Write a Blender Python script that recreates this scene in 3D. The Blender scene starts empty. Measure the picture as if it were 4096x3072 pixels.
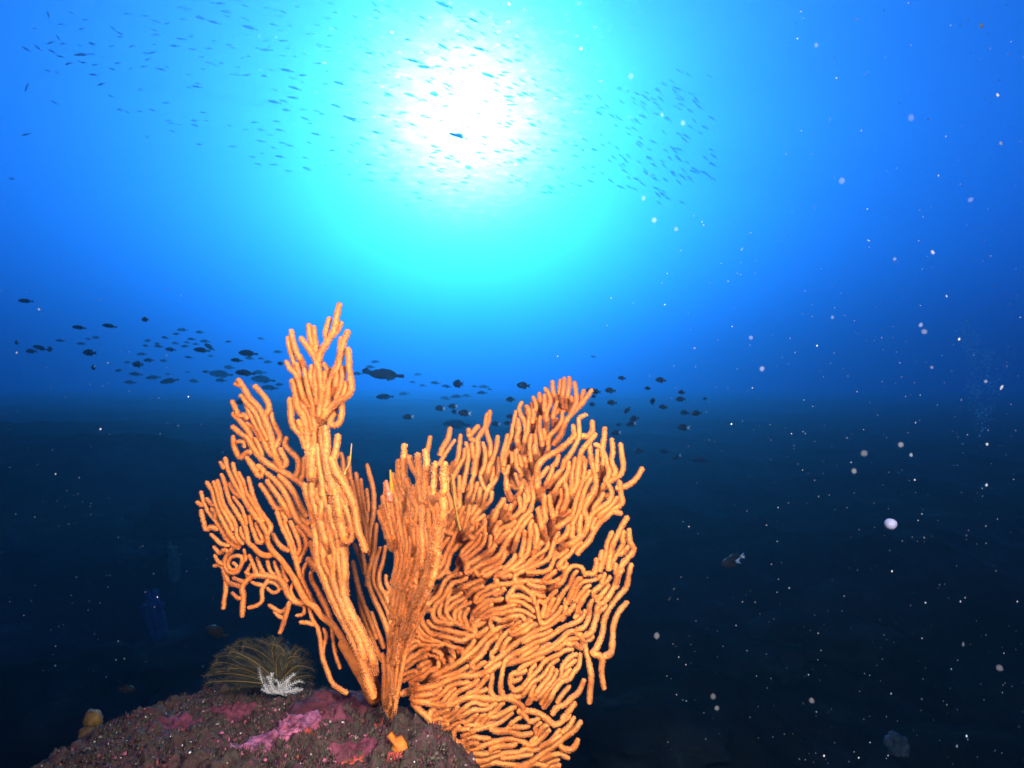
import bpy, bmesh, math, random
import numpy as np
from mathutils import Vector, Matrix
random.seed(7); RNG = np.random.default_rng(11)
S = bpy.context.scene
COL = S.collection

# ------------------------------------------------------------------ camera, water light, sun, exposure
cam = bpy.data.objects.new('camera', bpy.data.cameras.new('camera')); COL.objects.link(cam)
cam.data.lens = 24; cam.data.sensor_width = 36
cam.data.clip_start = .02; cam.data.clip_end = 1000
cam.rotation_euler = (math.radians(90), 0, 0)
S.camera = cam
cam.data.dof.use_dof = True; cam.data.dof.focus_distance = .80; cam.data.dof.aperture_fstop = 14
S.view_settings.view_transform = 'Standard'; S.view_settings.look = 'None'; S.view_settings.gamma = 1
S.view_settings.exposure = 0.92
S.cycles.use_denoising = True
S.cycles.max_bounces = 5; S.cycles.diffuse_bounces = 3; S.cycles.glossy_bounces = 2
S.cycles.transparent_max_bounces = 16; S.cycles.volume_bounces = 0
S.cycles.sample_clamp_indirect = 6

SUN = Vector((-.068, 1, .364)).normalized()
wd = bpy.data.worlds.new('World'); S.world = wd; wd.use_nodes = True
nt = wd.node_tree; N = nt.nodes; L = nt.links
bg = N['Background']

def node(tree, kind, **kw):
    n = tree.nodes.new(kind)
    for k, v in kw.items(): setattr(n, k, v)
    return n
def mth(tree, op, a, b=None, c=None):
    n = tree.nodes.new('ShaderNodeMath'); n.operation = op
    for i, v in enumerate((a, b, c)):
        if v is None: continue
        if isinstance(v, (int, float)): n.inputs[i].default_value = v
        else: tree.links.new(v, n.inputs[i])
    return n.outputs[0]
def vmth(tree, op, a, b=None):
    n = tree.nodes.new('ShaderNodeVectorMath'); n.operation = op
    for i, v in enumerate((a, b)):
        if v is None: continue
        if isinstance(v, (tuple, list, Vector)): n.inputs[i].default_value = tuple(v)
        else: tree.links.new(v, n.inputs[i])
    return n
def mixc(tree, fac, a, b, mode='MIX'):
    n = tree.nodes.new('ShaderNodeMix'); n.data_type = 'RGBA'; n.blend_type = mode
    for i, v in ((0, fac), (6, a), (7, b)):
        if isinstance(v, (int, float)): n.inputs[i].default_value = v
        elif isinstance(v, (tuple, list)): n.inputs[i].default_value = tuple(v) + ((1,) if len(v) == 3 else ())
        else: tree.links.new(v, n.inputs[i])
    return n.outputs[2]

sky = node(nt, 'ShaderNodeTexSky', sky_type='NISHITA', sun_disc=False)
sky.sun_elevation = math.asin(SUN.z); sky.sun_rotation = math.atan2(SUN.x, SUN.y)
skyc = mixc(nt, 1.0, sky.outputs[0], (.02, .30, 1.0), 'MULTIPLY')      # daylight coloured by the water column
# the sun broken up by the rippled surface seen from below
tc = node(nt, 'ShaderNodeTexCoord')
d = vmth(nt, 'NORMALIZE', tc.outputs['Generated']).outputs[0]
cosang = vmth(nt, 'DOT_PRODUCT', d, SUN).outputs['Value']
off = mth(nt, 'SUBTRACT', 1.0, cosang)                                 # 1 - cos(angle to the sun)
sep = node(nt, 'ShaderNodeSeparateXYZ'); L.new(d, sep.inputs[0])
zz = mth(nt, 'MAXIMUM', sep.outputs[2], .02)
cb = node(nt, 'ShaderNodeCombineXYZ')
L.new(mth(nt, 'DIVIDE', sep.outputs[0], zz), cb.inputs[0]); L.new(mth(nt, 'DIVIDE', sep.outputs[1], zz), cb.inputs[1])
rip = node(nt, 'ShaderNodeTexNoise'); rip.inputs['Scale'].default_value = 13; rip.inputs['Detail'].default_value = 3; rip.inputs['Roughness'].default_value = .62
L.new(cb.outputs[0], rip.inputs['Vector'])
rip2 = node(nt, 'ShaderNodeTexNoise'); rip2.inputs['Scale'].default_value = 42; rip2.inputs['Detail'].default_value = 2
L.new(cb.outputs[0], rip2.inputs['Vector'])
core = mth(nt, 'POWER', 2.718, mth(nt, 'MULTIPLY', off, -235))
halo = mth(nt, 'POWER', 2.718, mth(nt, 'MULTIPLY', off, -95))
r1 = mth(nt, 'POWER', mth(nt, 'MULTIPLY', rip.outputs[0], 1.9), 5)
gl = mth(nt, 'POWER', mth(nt, 'MULTIPLY', rip2.outputs[0], 1.56), 22)
glit = mth(nt, 'ADD', mth(nt, 'MULTIPLY', core, mth(nt, 'ADD', 11, mth(nt, 'MULTIPLY', r1, 3.5))),
           mth(nt, 'MULTIPLY', halo, mth(nt, 'ADD', .08, mth(nt, 'MULTIPLY', gl, .8))))
sc = node(nt, 'ShaderNodeVectorMath', operation='SCALE'); sc.inputs[0].default_value = (1.0, .62, .60)
L.new(mth(nt, 'MULTIPLY', glit, 8.0), sc.inputs['Scale'])
tot = vmth(nt, 'ADD', skyc, sc.outputs[0]).outputs[0]
L.new(tot, bg.inputs[0]); bg.inputs[1].default_value = .10

sl = bpy.data.lights.new('sun', 'SUN'); sl.energy = 3.1; sl.angle = math.radians(.5); sl.color = (1, .96, .88)
so = bpy.data.objects.new('sun', sl); COL.objects.link(so); so.rotation_euler = (-SUN).to_track_quat('-Z', 'Y').to_euler()

# the photographer's two lit strobes, either side of the camera
def strobe(loc, aim, power, cone, col=(1, .89, .76)):
    l = bpy.data.lights.new('strobe', 'SPOT'); l.energy = power; l.color = col
    l.spot_size = math.radians(cone); l.spot_blend = 1; l.shadow_soft_size = .07
    o = bpy.data.objects.new('strobe', l); COL.objects.link(o); o.location = loc
    o.rotation_euler = (Vector(aim) - Vector(loc)).to_track_quat('-Z', 'Y').to_euler()
strobe((.27, .02, .20), (.12, .85, -.10), 54, 118)
strobe((-.24, .02, .22), (-.06, .85, 0), 33, 80)

# ------------------------------------------------------------------ helpers
F = 4096 / 36 * 24
def P(x, y, D): return Vector(((x - 2048) / F * D, D, (1536 - y) / F * D))
def tag(o, label=None, cat=None, group=None, kind=None):
    if label: o['label'] = label
    if cat: o['category'] = cat
    if group: o['group'] = group
    if kind: o['kind'] = kind
    return o
def empty(name, loc=(0, 0, 0), label=None, cat=None, group=None):
    o = bpy.data.objects.new(name, None); COL.objects.link(o); o.location = loc
    return tag(o, label, cat, group)
def mesh_from(name, V, Fc, mat, parent=None, smooth=True, tone=None, loc=(0, 0, 0)):
    """V (n,3), Fc list of index arrays (each (m,k)); one mesh object"""
    me = bpy.data.meshes.new(name)
    V = np.asarray(V, np.float32)
    loops = np.concatenate([f.ravel() for f in Fc]).astype(np.int32)
    sizes = np.concatenate([np.full(len(f), f.shape[1], np.int32) for f in Fc])
    me.vertices.add(len(V)); me.vertices.foreach_set('co', V.ravel())
    me.loops.add(len(loops)); me.loops.foreach_set('vertex_index', loops)
    me.polygons.add(len(sizes))
    st = np.zeros(len(sizes), np.int32); st[1:] = np.cumsum(sizes)[:-1]
    me.polygons.foreach_set('loop_start', st)
    me.polygons.foreach_set('use_smooth', np.full(len(sizes), smooth, bool))
    if tone is not None:
        a = me.attributes.new('tone', 'FLOAT', 'POINT'); a.data.foreach_set('value', np.asarray(tone, np.float32))
    me.update(calc_edges=True); me.validate()
    me.materials.append(mat)
    o = bpy.data.objects.new(name, me); COL.objects.link(o)
    if parent: o.parent = parent
    o.location = loc
    return o
class MB:
    def __init__(s): s.v = []; s.f = {}; s.t = []; s.n = 0
    def add(s, V, Fc, tone=0.):
        V = np.asarray(V, float)
        for f in Fc:
            f = np.asarray(f, int); s.f.setdefault(f.shape[1], []).append(f + s.n)
        s.v.append(V); s.n += len(V)
        s.t.append(np.full(len(V), tone) if np.isscalar(tone) else np.asarray(tone))
    def build(s, name, mat, parent=None, smooth=True, loc=(0, 0, 0)):
        return mesh_from(name, np.concatenate(s.v), [np.concatenate(x) for x in s.f.values()], mat, parent, smooth, np.concatenate(s.t), loc)
def hashn(ix, iy, iz):
    h = (ix * 374761393 + iy * 668265263 + iz * 2147483647 ^ 0x5bd1e995) & 0xffffffff
    h = ((h ^ (h >> 13)) * 1274126177) & 0xffffffff
    h = ((h ^ (h >> 16)) * 2246822519) & 0xffffffff
    return ((h ^ (h >> 15)) & 0xffff) / 65535. * 2 - 1
def vnoise(p):
    p = np.asarray(p, float); i = np.floor(p).astype(np.int64); f = p - i; f = f * f * (3 - 2 * f)
    r = 0
    for a in (0, 1):
        for b in (0, 1):
            for c in (0, 1):
                w = (f[..., 0] if a else 1 - f[..., 0]) * (f[..., 1] if b else 1 - f[..., 1]) * (f[..., 2] if c else 1 - f[..., 2])
                r = r + w * hashn(i[..., 0] + a, i[..., 1] + b, i[..., 2] + c)
    return r
def fbm(p, o=4, g=.5):
    p = np.asarray(p, float); s = 0; a = 1
    for k in range(o): s = s + a * vnoise(p * 2 ** k + 17.3 * k); a *= g
    return s
def material(name, rough=.8, spec=.2):
    m = bpy.data.materials.new(name); m.use_nodes = True
    b = m.node_tree.nodes['Principled BSDF']; b.inputs['Roughness'].default_value = rough
    b.inputs['Specular IOR Level'].default_value = spec
    return m, m.node_tree, b
def noise_tex(t, scale, detail=4, rough=.6, coord='Object'):
    c = t.nodes.new('ShaderNodeTexCoord'); n = t.nodes.new('ShaderNodeTexNoise')
    n.inputs['Scale'].default_value = scale; n.inputs['Detail'].default_value = detail; n.inputs['Roughness'].default_value = rough
    t.links.new(c.outputs[coord], n.inputs['Vector']); return n.outputs[0]
def ramp(t, fac, stops):
    n = t.nodes.new('ShaderNodeValToRGB'); e = n.color_ramp.elements
    while len(e) < len(stops): e.new(.5)
    for q, (p, c) in zip(e, stops): q.position = p; q.color = tuple(c) + (1,)
    t.links.new(fac, n.inputs[0]); return n.outputs[0]
def bump(t, b, h, strength=.5, dist=.002):
    n = t.nodes.new('ShaderNodeBump'); n.inputs['Strength'].default_value = strength; n.inputs['Distance'].default_value = dist
    t.links.new(h, n.inputs['Height']); t.links.new(n.outputs[0], b.inputs['Normal'])
def simple_mat(name, c1, c2, scale, rough=.8, spec=.2, bs=.4, bd=.002):
    m, t, b = material(name, rough, spec); nz = noise_tex(t, scale)
    t.links.new(ramp(t, nz, [(.35, c1), (.65, c2)]), b.inputs['Base Color']); bump(t, b, nz, bs, bd); return m
def ico(sub=1):
    bm = bmesh.new(); bmesh.ops.create_icosphere(bm, subdivisions=sub, radius=1)
    V = np.array([v.co for v in bm.verts]); f = np.array([[v.index for v in q.verts] for q in bm.faces]); bm.free(); return V, f

# ------------------------------------------------------------------ water haze and seabed
hm = bpy.data.materials.new('water_haze'); hm.use_nodes = True; t = hm.node_tree; t.nodes.clear()
out = t.nodes.new('ShaderNodeOutputMaterial'); pv = t.nodes.new('ShaderNodeVolumePrincipled'); t.links.new(pv.outputs[0], out.inputs[1])
pv.inputs['Color'].default_value = (.065, .182, .31, 1); pv.inputs['Absorption Color'].default_value = (0, .30, .80, 1)
pv.inputs['Density'].default_value = .098; pv.inputs['Anisotropy'].default_value = .785
bm = bmesh.new(); bmesh.ops.create_cube(bm, size=1); bmesh.ops.scale(bm, vec=(260, 260, 14.1), verts=bm.verts)
me = bpy.data.meshes.new('haze'); bm.to_mesh(me); bm.free(); me.materials.append(hm)
hz = bpy.data.objects.new('haze', me); COL.objects.link(hz); hz.location = (0, 0, 9.8 - 7.05); hz['kind'] = 'stuff'

def seabed_z(x, y):
    r = np.hypot(x, y)
    p = np.stack([x, y, 0 * x], -1)
    th = np.arctan2(x, y); far = np.clip((r - 3) / 6, 0, 1); far = far * far * (3 - 2 * far)
    plat = .09 * fbm(p * .16 + 4, 2) - .68 - .42 * np.clip((th + .5) / 1.1, 0, 1)
    rough = 1 - .80 * np.clip((r - 6) / 12, 0, 1)
    z = -1.25 * (1 - far) + plat * far
    z = z + rough * (.20 * fbm(p * .45, 3) + .11 * fbm(p * 1.7 + 5, 4) - .06 * np.abs(fbm(p * 5 + 9, 3)))
    return z
R = np.concatenate([np.linspace(.05, 1, 8)[:-1], np.geomspace(1, 125, 330)]); A = np.linspace(0, 2 * np.pi, 541)[:-1]
gr, ga = np.meshgrid(R, A, indexing='ij'); gx = gr * np.sin(ga); gy = gr * np.cos(ga)
gz = seabed_z(gx, gy); gz = np.maximum(gz, -3.2)
idx = np.arange(gr.size).reshape(gr.shape); nx = np.roll(idx, -1, 1)
fc = np.stack([idx[:-1], idx[1:], nx[1:], nx[:-1]], -1).reshape(-1, 4)
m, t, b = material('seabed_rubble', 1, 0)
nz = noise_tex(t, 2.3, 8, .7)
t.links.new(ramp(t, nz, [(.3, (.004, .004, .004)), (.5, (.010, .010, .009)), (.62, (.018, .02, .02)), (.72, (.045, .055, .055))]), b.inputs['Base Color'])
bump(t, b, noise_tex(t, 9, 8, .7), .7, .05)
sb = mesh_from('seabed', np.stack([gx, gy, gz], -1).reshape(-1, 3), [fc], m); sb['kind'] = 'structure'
# ------------------------------------------------------------------ foreground rock
FP = np.array([(-.105, .82), (-.18, .93), (-.30, 1.07), (-.40, 1.10), (-.475, 1.05), (-.545, .98), (-.57, .90), (-.53, .76), (-.47, .62), (-.42, .42), (-.12, .40), (-.075, .60), (-.082, .74)])
def sdist(x, y):
    p = np.stack([x, y], -1); dmin = np.full(x.shape, 9.); ins = np.zeros(x.shape, bool)
    for a, b in zip(FP, np.roll(FP, -1, 0)):
        e = b - a; w = p - a; tt = np.clip((w @ e) / (e @ e), 0, 1)
        dmin = np.minimum(dmin, np.linalg.norm(w - tt[..., None] * e, axis=-1))
        c = ((a[1] <= y) != (b[1] <= y)) & (x < (b[0] - a[0]) * (y - a[1]) / (b[1] - a[1] + 1e-12) + a[0]); ins ^= c
    return np.where(ins, -dmin, dmin)
def rock_z(x, y):
    x = np.asarray(x, float); y = np.asarray(y, float)
    p = np.stack([x, y, 0 * x], -1)
    z = -.390 + .10 * (x + .1) - .21 * np.maximum(y - .8, -.1)
    z = z + .009 * fbm(p * 9, 2) + .010 * fbm(p * 24 + 3, 3, .6) + .009 * np.abs(fbm(p * 55 + 11, 3, .6))
    s = np.maximum(0, sdist(x, y) + .045 + .02 * fbm(p * 14 + 7, 2))
    return z - np.where(s < .22, 9 * s * s, 9 * .22 ** 2 + (s - .22) * 3.96)
def on_rock(px, py, lift=0.):
    D = np.linspace(.42, 1.3, 1500); x = (px - 2048) / F * D; z = (1536 - py) / F * D
    k = np.argmax(z <= rock_z(x, D)); k = k if k else len(D) // 2
    return Vector((x[k], D[k], float(rock_z(x[k:k + 1], D[k:k + 1])[0]) + lift)), D[k]
def on_rock_fast(px, py):
    D = np.linspace(.55, 1.1, 90); k = int(np.argmax((1536 - py) / F * D <= rock_z((px - 2048) / F * D, D))); return D[k]
xs = np.linspace(-1.05, .32, 430); ys = np.concatenate([np.linspace(.1, .62, 70)[:-1], np.linspace(.62, 1.14, 300)[:-1], np.linspace(1.14, 1.5, 40)])
gx, gy = np.meshgrid(xs, ys, indexing='ij'); gz = rock_z(gx, gy)
V = np.stack([gx, gy, gz], -1)
V = V + .0050 * np.stack([fbm(V * 70, 2), fbm(V * 70 + 31, 2), 1.6 * fbm(V * 60 + 57, 3, .65)], -1)
idx = np.arange(gx.size).reshape(gx.shape)
fc = np.stack([idx[:-1, :-1], idx[1:, :-1], idx[1:, 1:], idx[:-1, 1:]], -1).reshape(-1, 4)
rock = empty('reef_rock', (-.3, .8, -1.6), 'broad flat-topped rock crusted in maroon, pink and olive growth under the orange sea fan', 'rock')
RL = np.array(rock.location)
m, t, b = material('encrusted_rock', .85, .25)
n1 = noise_tex(t, 26, 6, .7); n2 = noise_tex(t, 60, 5, .75); n3 = noise_tex(t, 160, 3, .6)
c1 = ramp(t, n1, [(.30, (.010, .006, .006)), (.42, (.06, .012, .018)), (.50, (.030, .026, .016)), (.58, (.11, .022, .042)), (.64, (.016, .013, .010)), (.72, (.07, .06, .03))])
c2 = ramp(t, n2, [(.36, (.006, .005, .005)), (.50, (.06, .045, .034)), (.58, (.02, .012, .012)), (.64, (.12, .03, .05)), (.74, (.22, .18, .15))])
cc = mixc(t, .5, c1, c2)
sp = ramp(t, n3, [(.66, (0, 0, 0)), (.72, (1, 1, 1))])
t.links.new(mixc(t, sp, cc, (.45, .38, .36)), b.inputs['Base Color'])
bump(t, b, n2, .9, .006)
mesh_from('boulder', V.reshape(-1, 3) - RL, [fc], m, rock)

# turf, grit and shell chips over the rock top: one uncountable crust
iv, jf = ico(1)
def tone_mat(name, stops, rough=.75, spec=.3, bumpscale=None):
    m, t, b = material(name, rough, spec); a = t.nodes.new('ShaderNodeAttribute'); a.attribute_name = 'tone'
    n = ramp(t, a.outputs['Fac'], stops)
    t.nodes[-1].color_ramp.interpolation = 'CONSTANT' if bumpscale == 'C' else 'LINEAR'
    t.links.new(n, b.inputs['Base Color']); return m, t, b
m, t, b = tone_mat('turf_growth', [(0, (.022, .007, .009)), (.22, (.08, .016, .026)), (.38, (.028, .026, .011)), (.55, (.075, .055, .038)), (.70, (.34, .08, .14)), (.80, (.20, .035, .025)), (.88, (.16, .14, .10)), (.95, (.70, .64, .62))], .6, .4, 'C')
mb = MB()
for k in range(9500):
    px = random.uniform(230, 1830); py = random.uniform(2740, 3090)
    if k % 6 == 0: px = random.uniform(900, 1800); py = random.uniform(2900, 3085)
    if 6000 < k < 8200: px = random.gauss(1150, 95); py = random.gauss(2955, 38)
    D = random.uniform(.60, 1.12)
    if 6000 < k < 8200: D = on_rock_fast(px, py)
    x = (px - 2048) / F * D; y = D
    if float(sdist(np.array([x]), np.array([y]))[0]) > .04: continue
    z = float(rock_z(np.array([x]), np.array([y]))[0]); tn = random.random()
    if 6000 < k < 8200 and tn < .8: tn = .74
    elif .70 < tn < .80 and random.random() < .75: tn = .3
    r = random.uniform(.0007, .0026) * (.6 if tn > .94 else 1)
    q = np.array(Matrix.Rotation(random.uniform(0, 6), 3, (random.random(), random.random(), random.random() + .01)))
    v = iv * np.array([1, random.uniform(.5, 1), random.uniform(.35, 1.3)]) * r * (1 + .8 * vnoise(iv * 1.9 + k)[:, None])
    mb.add(v @ q.T + np.array([x, y, z + r * .4]) - RL, [jf], tn)
    if k % 2 == 0:                                                     # a tuft of fine upright blades
        for j in range(6):
            a = random.uniform(0, 6.28); h = random.uniform(.003, .009); w = .0006
            bx, by = x + random.uniform(-.004, .004), y + random.uniform(-.004, .004)
            tip = (bx + math.cos(a) * h * .5, by + math.sin(a) * h * .5, z + h)
            mb.add(np.array([(bx - w, by, z), (bx + w, by, z), (bx, by + w, z), tip]) - RL, [np.array([[0, 1, 3], [1, 2, 3], [2, 0, 3]])], random.choice((.1, .3, .45, .6)))
o = mb.build('encrusting_growth', m, rock); o['kind'] = 'stuff'

def blob_patch(name, px, py, rx, ry, h, mat, label, cat, group=None, seed=0, lob=.35, nr=14, na=40):
    """a lumpy crust that hugs the rock, rx by ry metres, h thick"""
    c, D = on_rock(px, py); Vv = []; Ff = []
    aa = np.linspace(0, 2 * np.pi, na, endpoint=False)
    for i in range(nr + 1):
        u = i / nr; rr = u * (1 + lob * vnoise(np.stack([np.cos(aa) * 1.6, np.sin(aa) * 1.6, 0 * aa + seed * 3.1], -1)) + .12 * vnoise(np.stack([np.cos(aa) * 5, np.sin(aa) * 5, 0 * aa + seed], -1)))
        x = c.x + rr * rx * np.cos(aa); y = c.y + rr * ry * np.sin(aa)
        z = rock_z(x, y) + .002 + h * math.sqrt(max(0, 1 - u ** 3)) * (1 + .5 * fbm(np.stack([x, y, 0 * x], -1) * 90 + seed, 2)) - (.008 if i == nr else 0)
        Vv.append(np.stack([x, y, z], -1))
    Vv = np.concatenate(Vv); idx = np.arange(len(Vv)).reshape(nr + 1, na)
    nx = np.roll(idx, -1, 1); Ff = np.stack([idx[:-1], nx[:-1], nx[1:], idx[1:]], -1).reshape(-1, 4)
    o = mesh_from(name, Vv - np.array(c), [Ff], mat, None, True, None, c)
    return tag(o, label, cat, group)
pinkm = simple_mat('pink_coralline', (.10, .022, .04), (.46, .115, .20), 110, .8, .2, .8, .003)
pinkd = simple_mat('magenta_coralline', (.05, .012, .018), (.15, .03, .055), 90, .8, .2, .8, .003)
redm = simple_mat('red_sponge', (.12, .02, .015), (.50, .07, .04), 120, .7, .3, .6, .002)
oram = simple_mat('orange_sponge', (.34, .09, .008), (.50, .15, .015), 90, .7, .3, .5, .002)
yelm = simple_mat('yellow_sponge', (.07, .035, .008), (.17, .09, .02), 90, .7, .3, .6, .003)
marm = simple_mat('maroon_crust', (.035, .008, .012), (.10, .018, .028), 90, .8, .25, .8, .003)
blob_patch('coralline_crust', 1150, 2962, .038, .066, .010, pinkm, 'bright pink coralline crust spread over the middle of the rock top', 'algae crust', seed=1, lob=.5)
blob_patch('coralline_crust', 1330, 2870, .024, .018, .004, pinkd, 'small magenta crust right of and above the bright pink patch', 'algae crust', seed=2)
blob_patch('coralline_crust', 700, 2915, .035, .020, .004, pinkd, 'dim reddish pink crust on the left half of the rock', 'algae crust', seed=3)
blob_patch('coralline_crust', 930, 2850, .035, .025, .004, pinkd, 'dull magenta crust just below the feather star', 'algae crust', seed=4)
blob_patch('coralline_crust', 1450, 3000, .035, .012, .004, pinkd, 'streak of pink red crust left of the orange sponge flap', 'algae crust', seed=5)
blob_patch('maroon_algae', 1360, 2815, .060, .040, .007, marm, 'dark maroon algae crust between the feather star and the sea fan base', 'algae crust', seed=6)
blob_patch('red_sponge', 1515, 2912, .006, .004, .003, redm, 'small scarlet sponge fleck just under the foot of the narrow fan blade', 'sponge', seed=7)
blob_patch('red_sponge', 1285, 2862, .006, .005, .003, redm, 'small salmon red sponge fleck above the bright pink crust', 'sponge', seed=8)
blob_patch('red_sponge', 1575, 3040, .008, .004, .003, redm, 'red sponge fleck directly below the orange sponge flap', 'sponge', seed=9)
blob_patch('red_sponge', 1410, 3060, .014, .004, .003, redm, 'long red sponge streak along the bottom edge of the rock', 'sponge', seed=10)
blob_patch('red_sponge', 1245, 2955, .010, .006, .007, redm, 'dark brick red sponge knob sitting in the bright pink crust', 'sponge', seed=11)
# orange flap: a small upright leaf of sponge
c, D = on_rock(1590, 3010); c.z -= .004
aa = np.linspace(0, 2 * np.pi, 28, endpoint=False)
outl = [(-.013, .022), (-.008, .025), (-.003, .019), (.004, .021), (.010, .014), (.013, .004), (.012, -.006), (.004, -.007), (-.004, -.001), (-.009, .003), (-.007, .009), (-.006, .015)]
ol = np.array(outl) * .85; mb = MB(); n = len(ol)
Vf = np.concatenate([np.stack([ol[:, 0], 0 * ol[:, 0] - .0028 + .25 * ol[:, 1], ol[:, 1]], -1), np.stack([ol[:, 0], 0 * ol[:, 0] + .0028 + .25 * ol[:, 1], ol[:, 1]], -1), [[.003, -.0050, .008], [.003, .0060, .008]]])
i = np.arange(n); j = (i + 1) % n
mb.add(Vf, [np.stack([i, j, np.full(n, 2 * n)], -1), np.stack([j + n, i + n, np.full(n, 2 * n + 1)], -1), np.stack([i, i + n, j + n, j], -1)])
tag(mb.build('sponge_flap', oram, None, True, c), 'bright orange upright sponge flap at the lower right of the rock', 'sponge')
for q, (px, py, r, lb) in enumerate([(372, 2880, .013, 'upper of two yellow sponge knobs on the left end of the rock'), (352, 2950, .014, 'lower of two yellow sponge knobs on the left end of the rock')]):
    D = .965 - .02 * q; v, f = ico(3); v = v * (1 + .16 * fbm(v * 2.2 + q * 7, 4))[:, None] * np.array([1, .9, 1.1]) * r
    o = mesh_from('yellow_sponge', v, [f], yelm, None, True, None, P(px, py, D)); tag(o, lb, 'sponge')
# ------------------------------------------------------------------ the orange sea fan
VIEWS = {'1': (750, 1150, .4973), '2': (750, 1800, .4973), '3': (1500, 1450, .5199), '4': (1500, 2250, .4973)}
# strokes follow the branches from tip to root: "view radius x,y x,y ..."
FAN = {}
FAN['C'] = '''
1 30 1222,140 1200,230 1190,300 1165,375 1110,460 1065,540 1050,600
1 28 1235,290 1205,345 1160,395
1 25 1140,252 1120,320 1108,385 1130,425
1 26 975,305 985,400 1010,470 1040,520 1060,570
1 25 1016,318 1025,420 1035,490
1 29 915,410 960,470 1005,530 1040,600 1060,660
1 27 835,352 850,430 880,520 920,600 935,660
1 24 808,405 825,500 850,580 870,650 900,740 940,830
1 24 795,598 820,650 870,700 900,780 930,880 980,960
1 34 1288,360 1260,430 1240,520 1215,600 1180,690 1145,760 1130,850 1120,940 1100,1000
1 31 1292,500 1300,580 1300,650 1310,730 1318,810 1290,870 1240,900 1190,930 1130,990 1080,1060 1050,1120
1 27 1235,410 1225,520 1210,640 1160,720
1 26 1095,615 1125,670 1140,720
1 28 1240,930 1240,1010 1225,1080 1185,1112 1150,1090 1160,1040 1190,1005
1 30 1060,660 1070,760 1080,860 1070,950 1060,1030 1040,1120
1 26 940,660 960,760 980,850 1010,940 1020,1040
1 34 985,930 1010,1000 1025,1080 1020,1200 1010,1320
1 34 930,1020 950,1100 965,1200 975,1320 985,1450 1000,1560
1 29 820,900 830,980 835,1060 860,1130 910,1180 940,1240 960,1300
1 26 1200,700 1190,800 1170,880
1 24 880,620 900,720 930,800
1 32 1210,1195 1200,1270 1185,1350 1160,1430 1150,1530
1 36 1110,1130 1120,1250 1115,1350 1120,1450 1155,1560 1210,1660
2 38 945,290 975,400 1010,520 1030,650 1040,780 1050,900 1090,1000 1130,1100 1170,1200 1230,1320 1300,1450 1360,1580 1400,1680 1450,1850 1500,2000
2 46 1010,0 1000,100 1000,200 1050,285
2 44 1100,0 1130,120 1160,250 1200,380 1220,500 1240,620 1260,700 1240,800
2 34 1430,805 1400,720 1370,640 1360,560 1340,450 1300,350 1250,260 1200,180 1150,60
2 30 1285,745 1318,715 1330,650 1300,540 1260,430 1220,330 1180,240
2 36 1100,440 1120,540 1150,650 1170,740 1190,830 1180,930 1170,1000 1190,1100 1240,1230 1310,1380 1370,1500 1400,1600 1440,1750
2 33 1060,560 1080,700 1090,830 1110,930 1160,1010 1200,1110 1240,1230
2 38 1240,780 1260,900 1265,1000 1250,1080 1262,1180 1310,1300 1380,1430 1440,1560 1480,1650 1500,1800
2 27 1080,430 1070,520 1060,640
2 28 1215,770 1210,860 1230,960 1240,1080
2 30 1000,380 1030,470 1075,600 1110,730 1140,830
2 30 1060,120 1080,230 1090,340 1110,450
'''
FAN['B'] = '''
1 28 410,745 450,800 500,890 560,950 600,1010 640,1100 670,1200 690,1300 720,1390 760,1450
1 20 385,775 430,792
1 24 432,870 460,900 480,960 510,1030 560,1130 600,1200 640,1290 690,1360
1 27 545,797 600,855 645,920 655,980 625,1030 620,1080 660,1160 680,1240
1 24 360,918 390,980 410,1030 460,1030 490,1060
1 27 370,1018 420,1070 470,1130 500,1180 520,1260 560,1330 620,1400 690,1440 760,1480 850,1530 920,1580 980,1640 1010,1700
1 26 365,1122 420,1170 480,1210 530,1290 580,1360
1 23 368,1200 375,1270 395,1330 430,1368 470,1330 520,1320
1 19 400,1240 450,1240 460,1290
1 25 675,1012 690,1080 720,1140 745,1200 725,1250 700,1290
1 26 745,1300 770,1350 795,1400 770,1440 740,1450
1 25 795,1215 785,1265 830,1320 880,1370 895,1430 880,1500 860,1530
1 22 935,1375 935,1440 930,1510 900,1560
1 26 478,1372 520,1430 560,1500 590,1520 610,1470 560,1430
1 24 450,900 540,1000 580,1080 610,1150 650,1230
1 22 480,1090 540,1140 600,1230
1 24 500,1400 540,1450 570,1480
2 25 590,280 640,350 680,420 720,470 790,480 860,520 930,560 980,600
2 28 640,190 720,260 780,340 820,420 850,490 900,580 960,640 1000,700
2 26 740,210 820,290 870,370 910,460 960,540
2 23 640,250 690,320 740,390 790,470 830,540
2 22 720,500 740,560 770,640 810,720 850,830 880,920 900,1000 940,1090 990,1200 1030,1270
2 20 690,680 720,740 770,790 820,810
2 20 780,580 810,660 840,740 860,800 880,880
2 21 830,580 870,670 900,750 905,800 880,850
2 20 950,790 920,850 890,910
2 18 960,900 930,970 920,1040
2 33 970,880 1010,920 1045,960
2 22 990,990 1000,1050 1040,1120 1080,1200 1120,1280 1150,1380
'''
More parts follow.
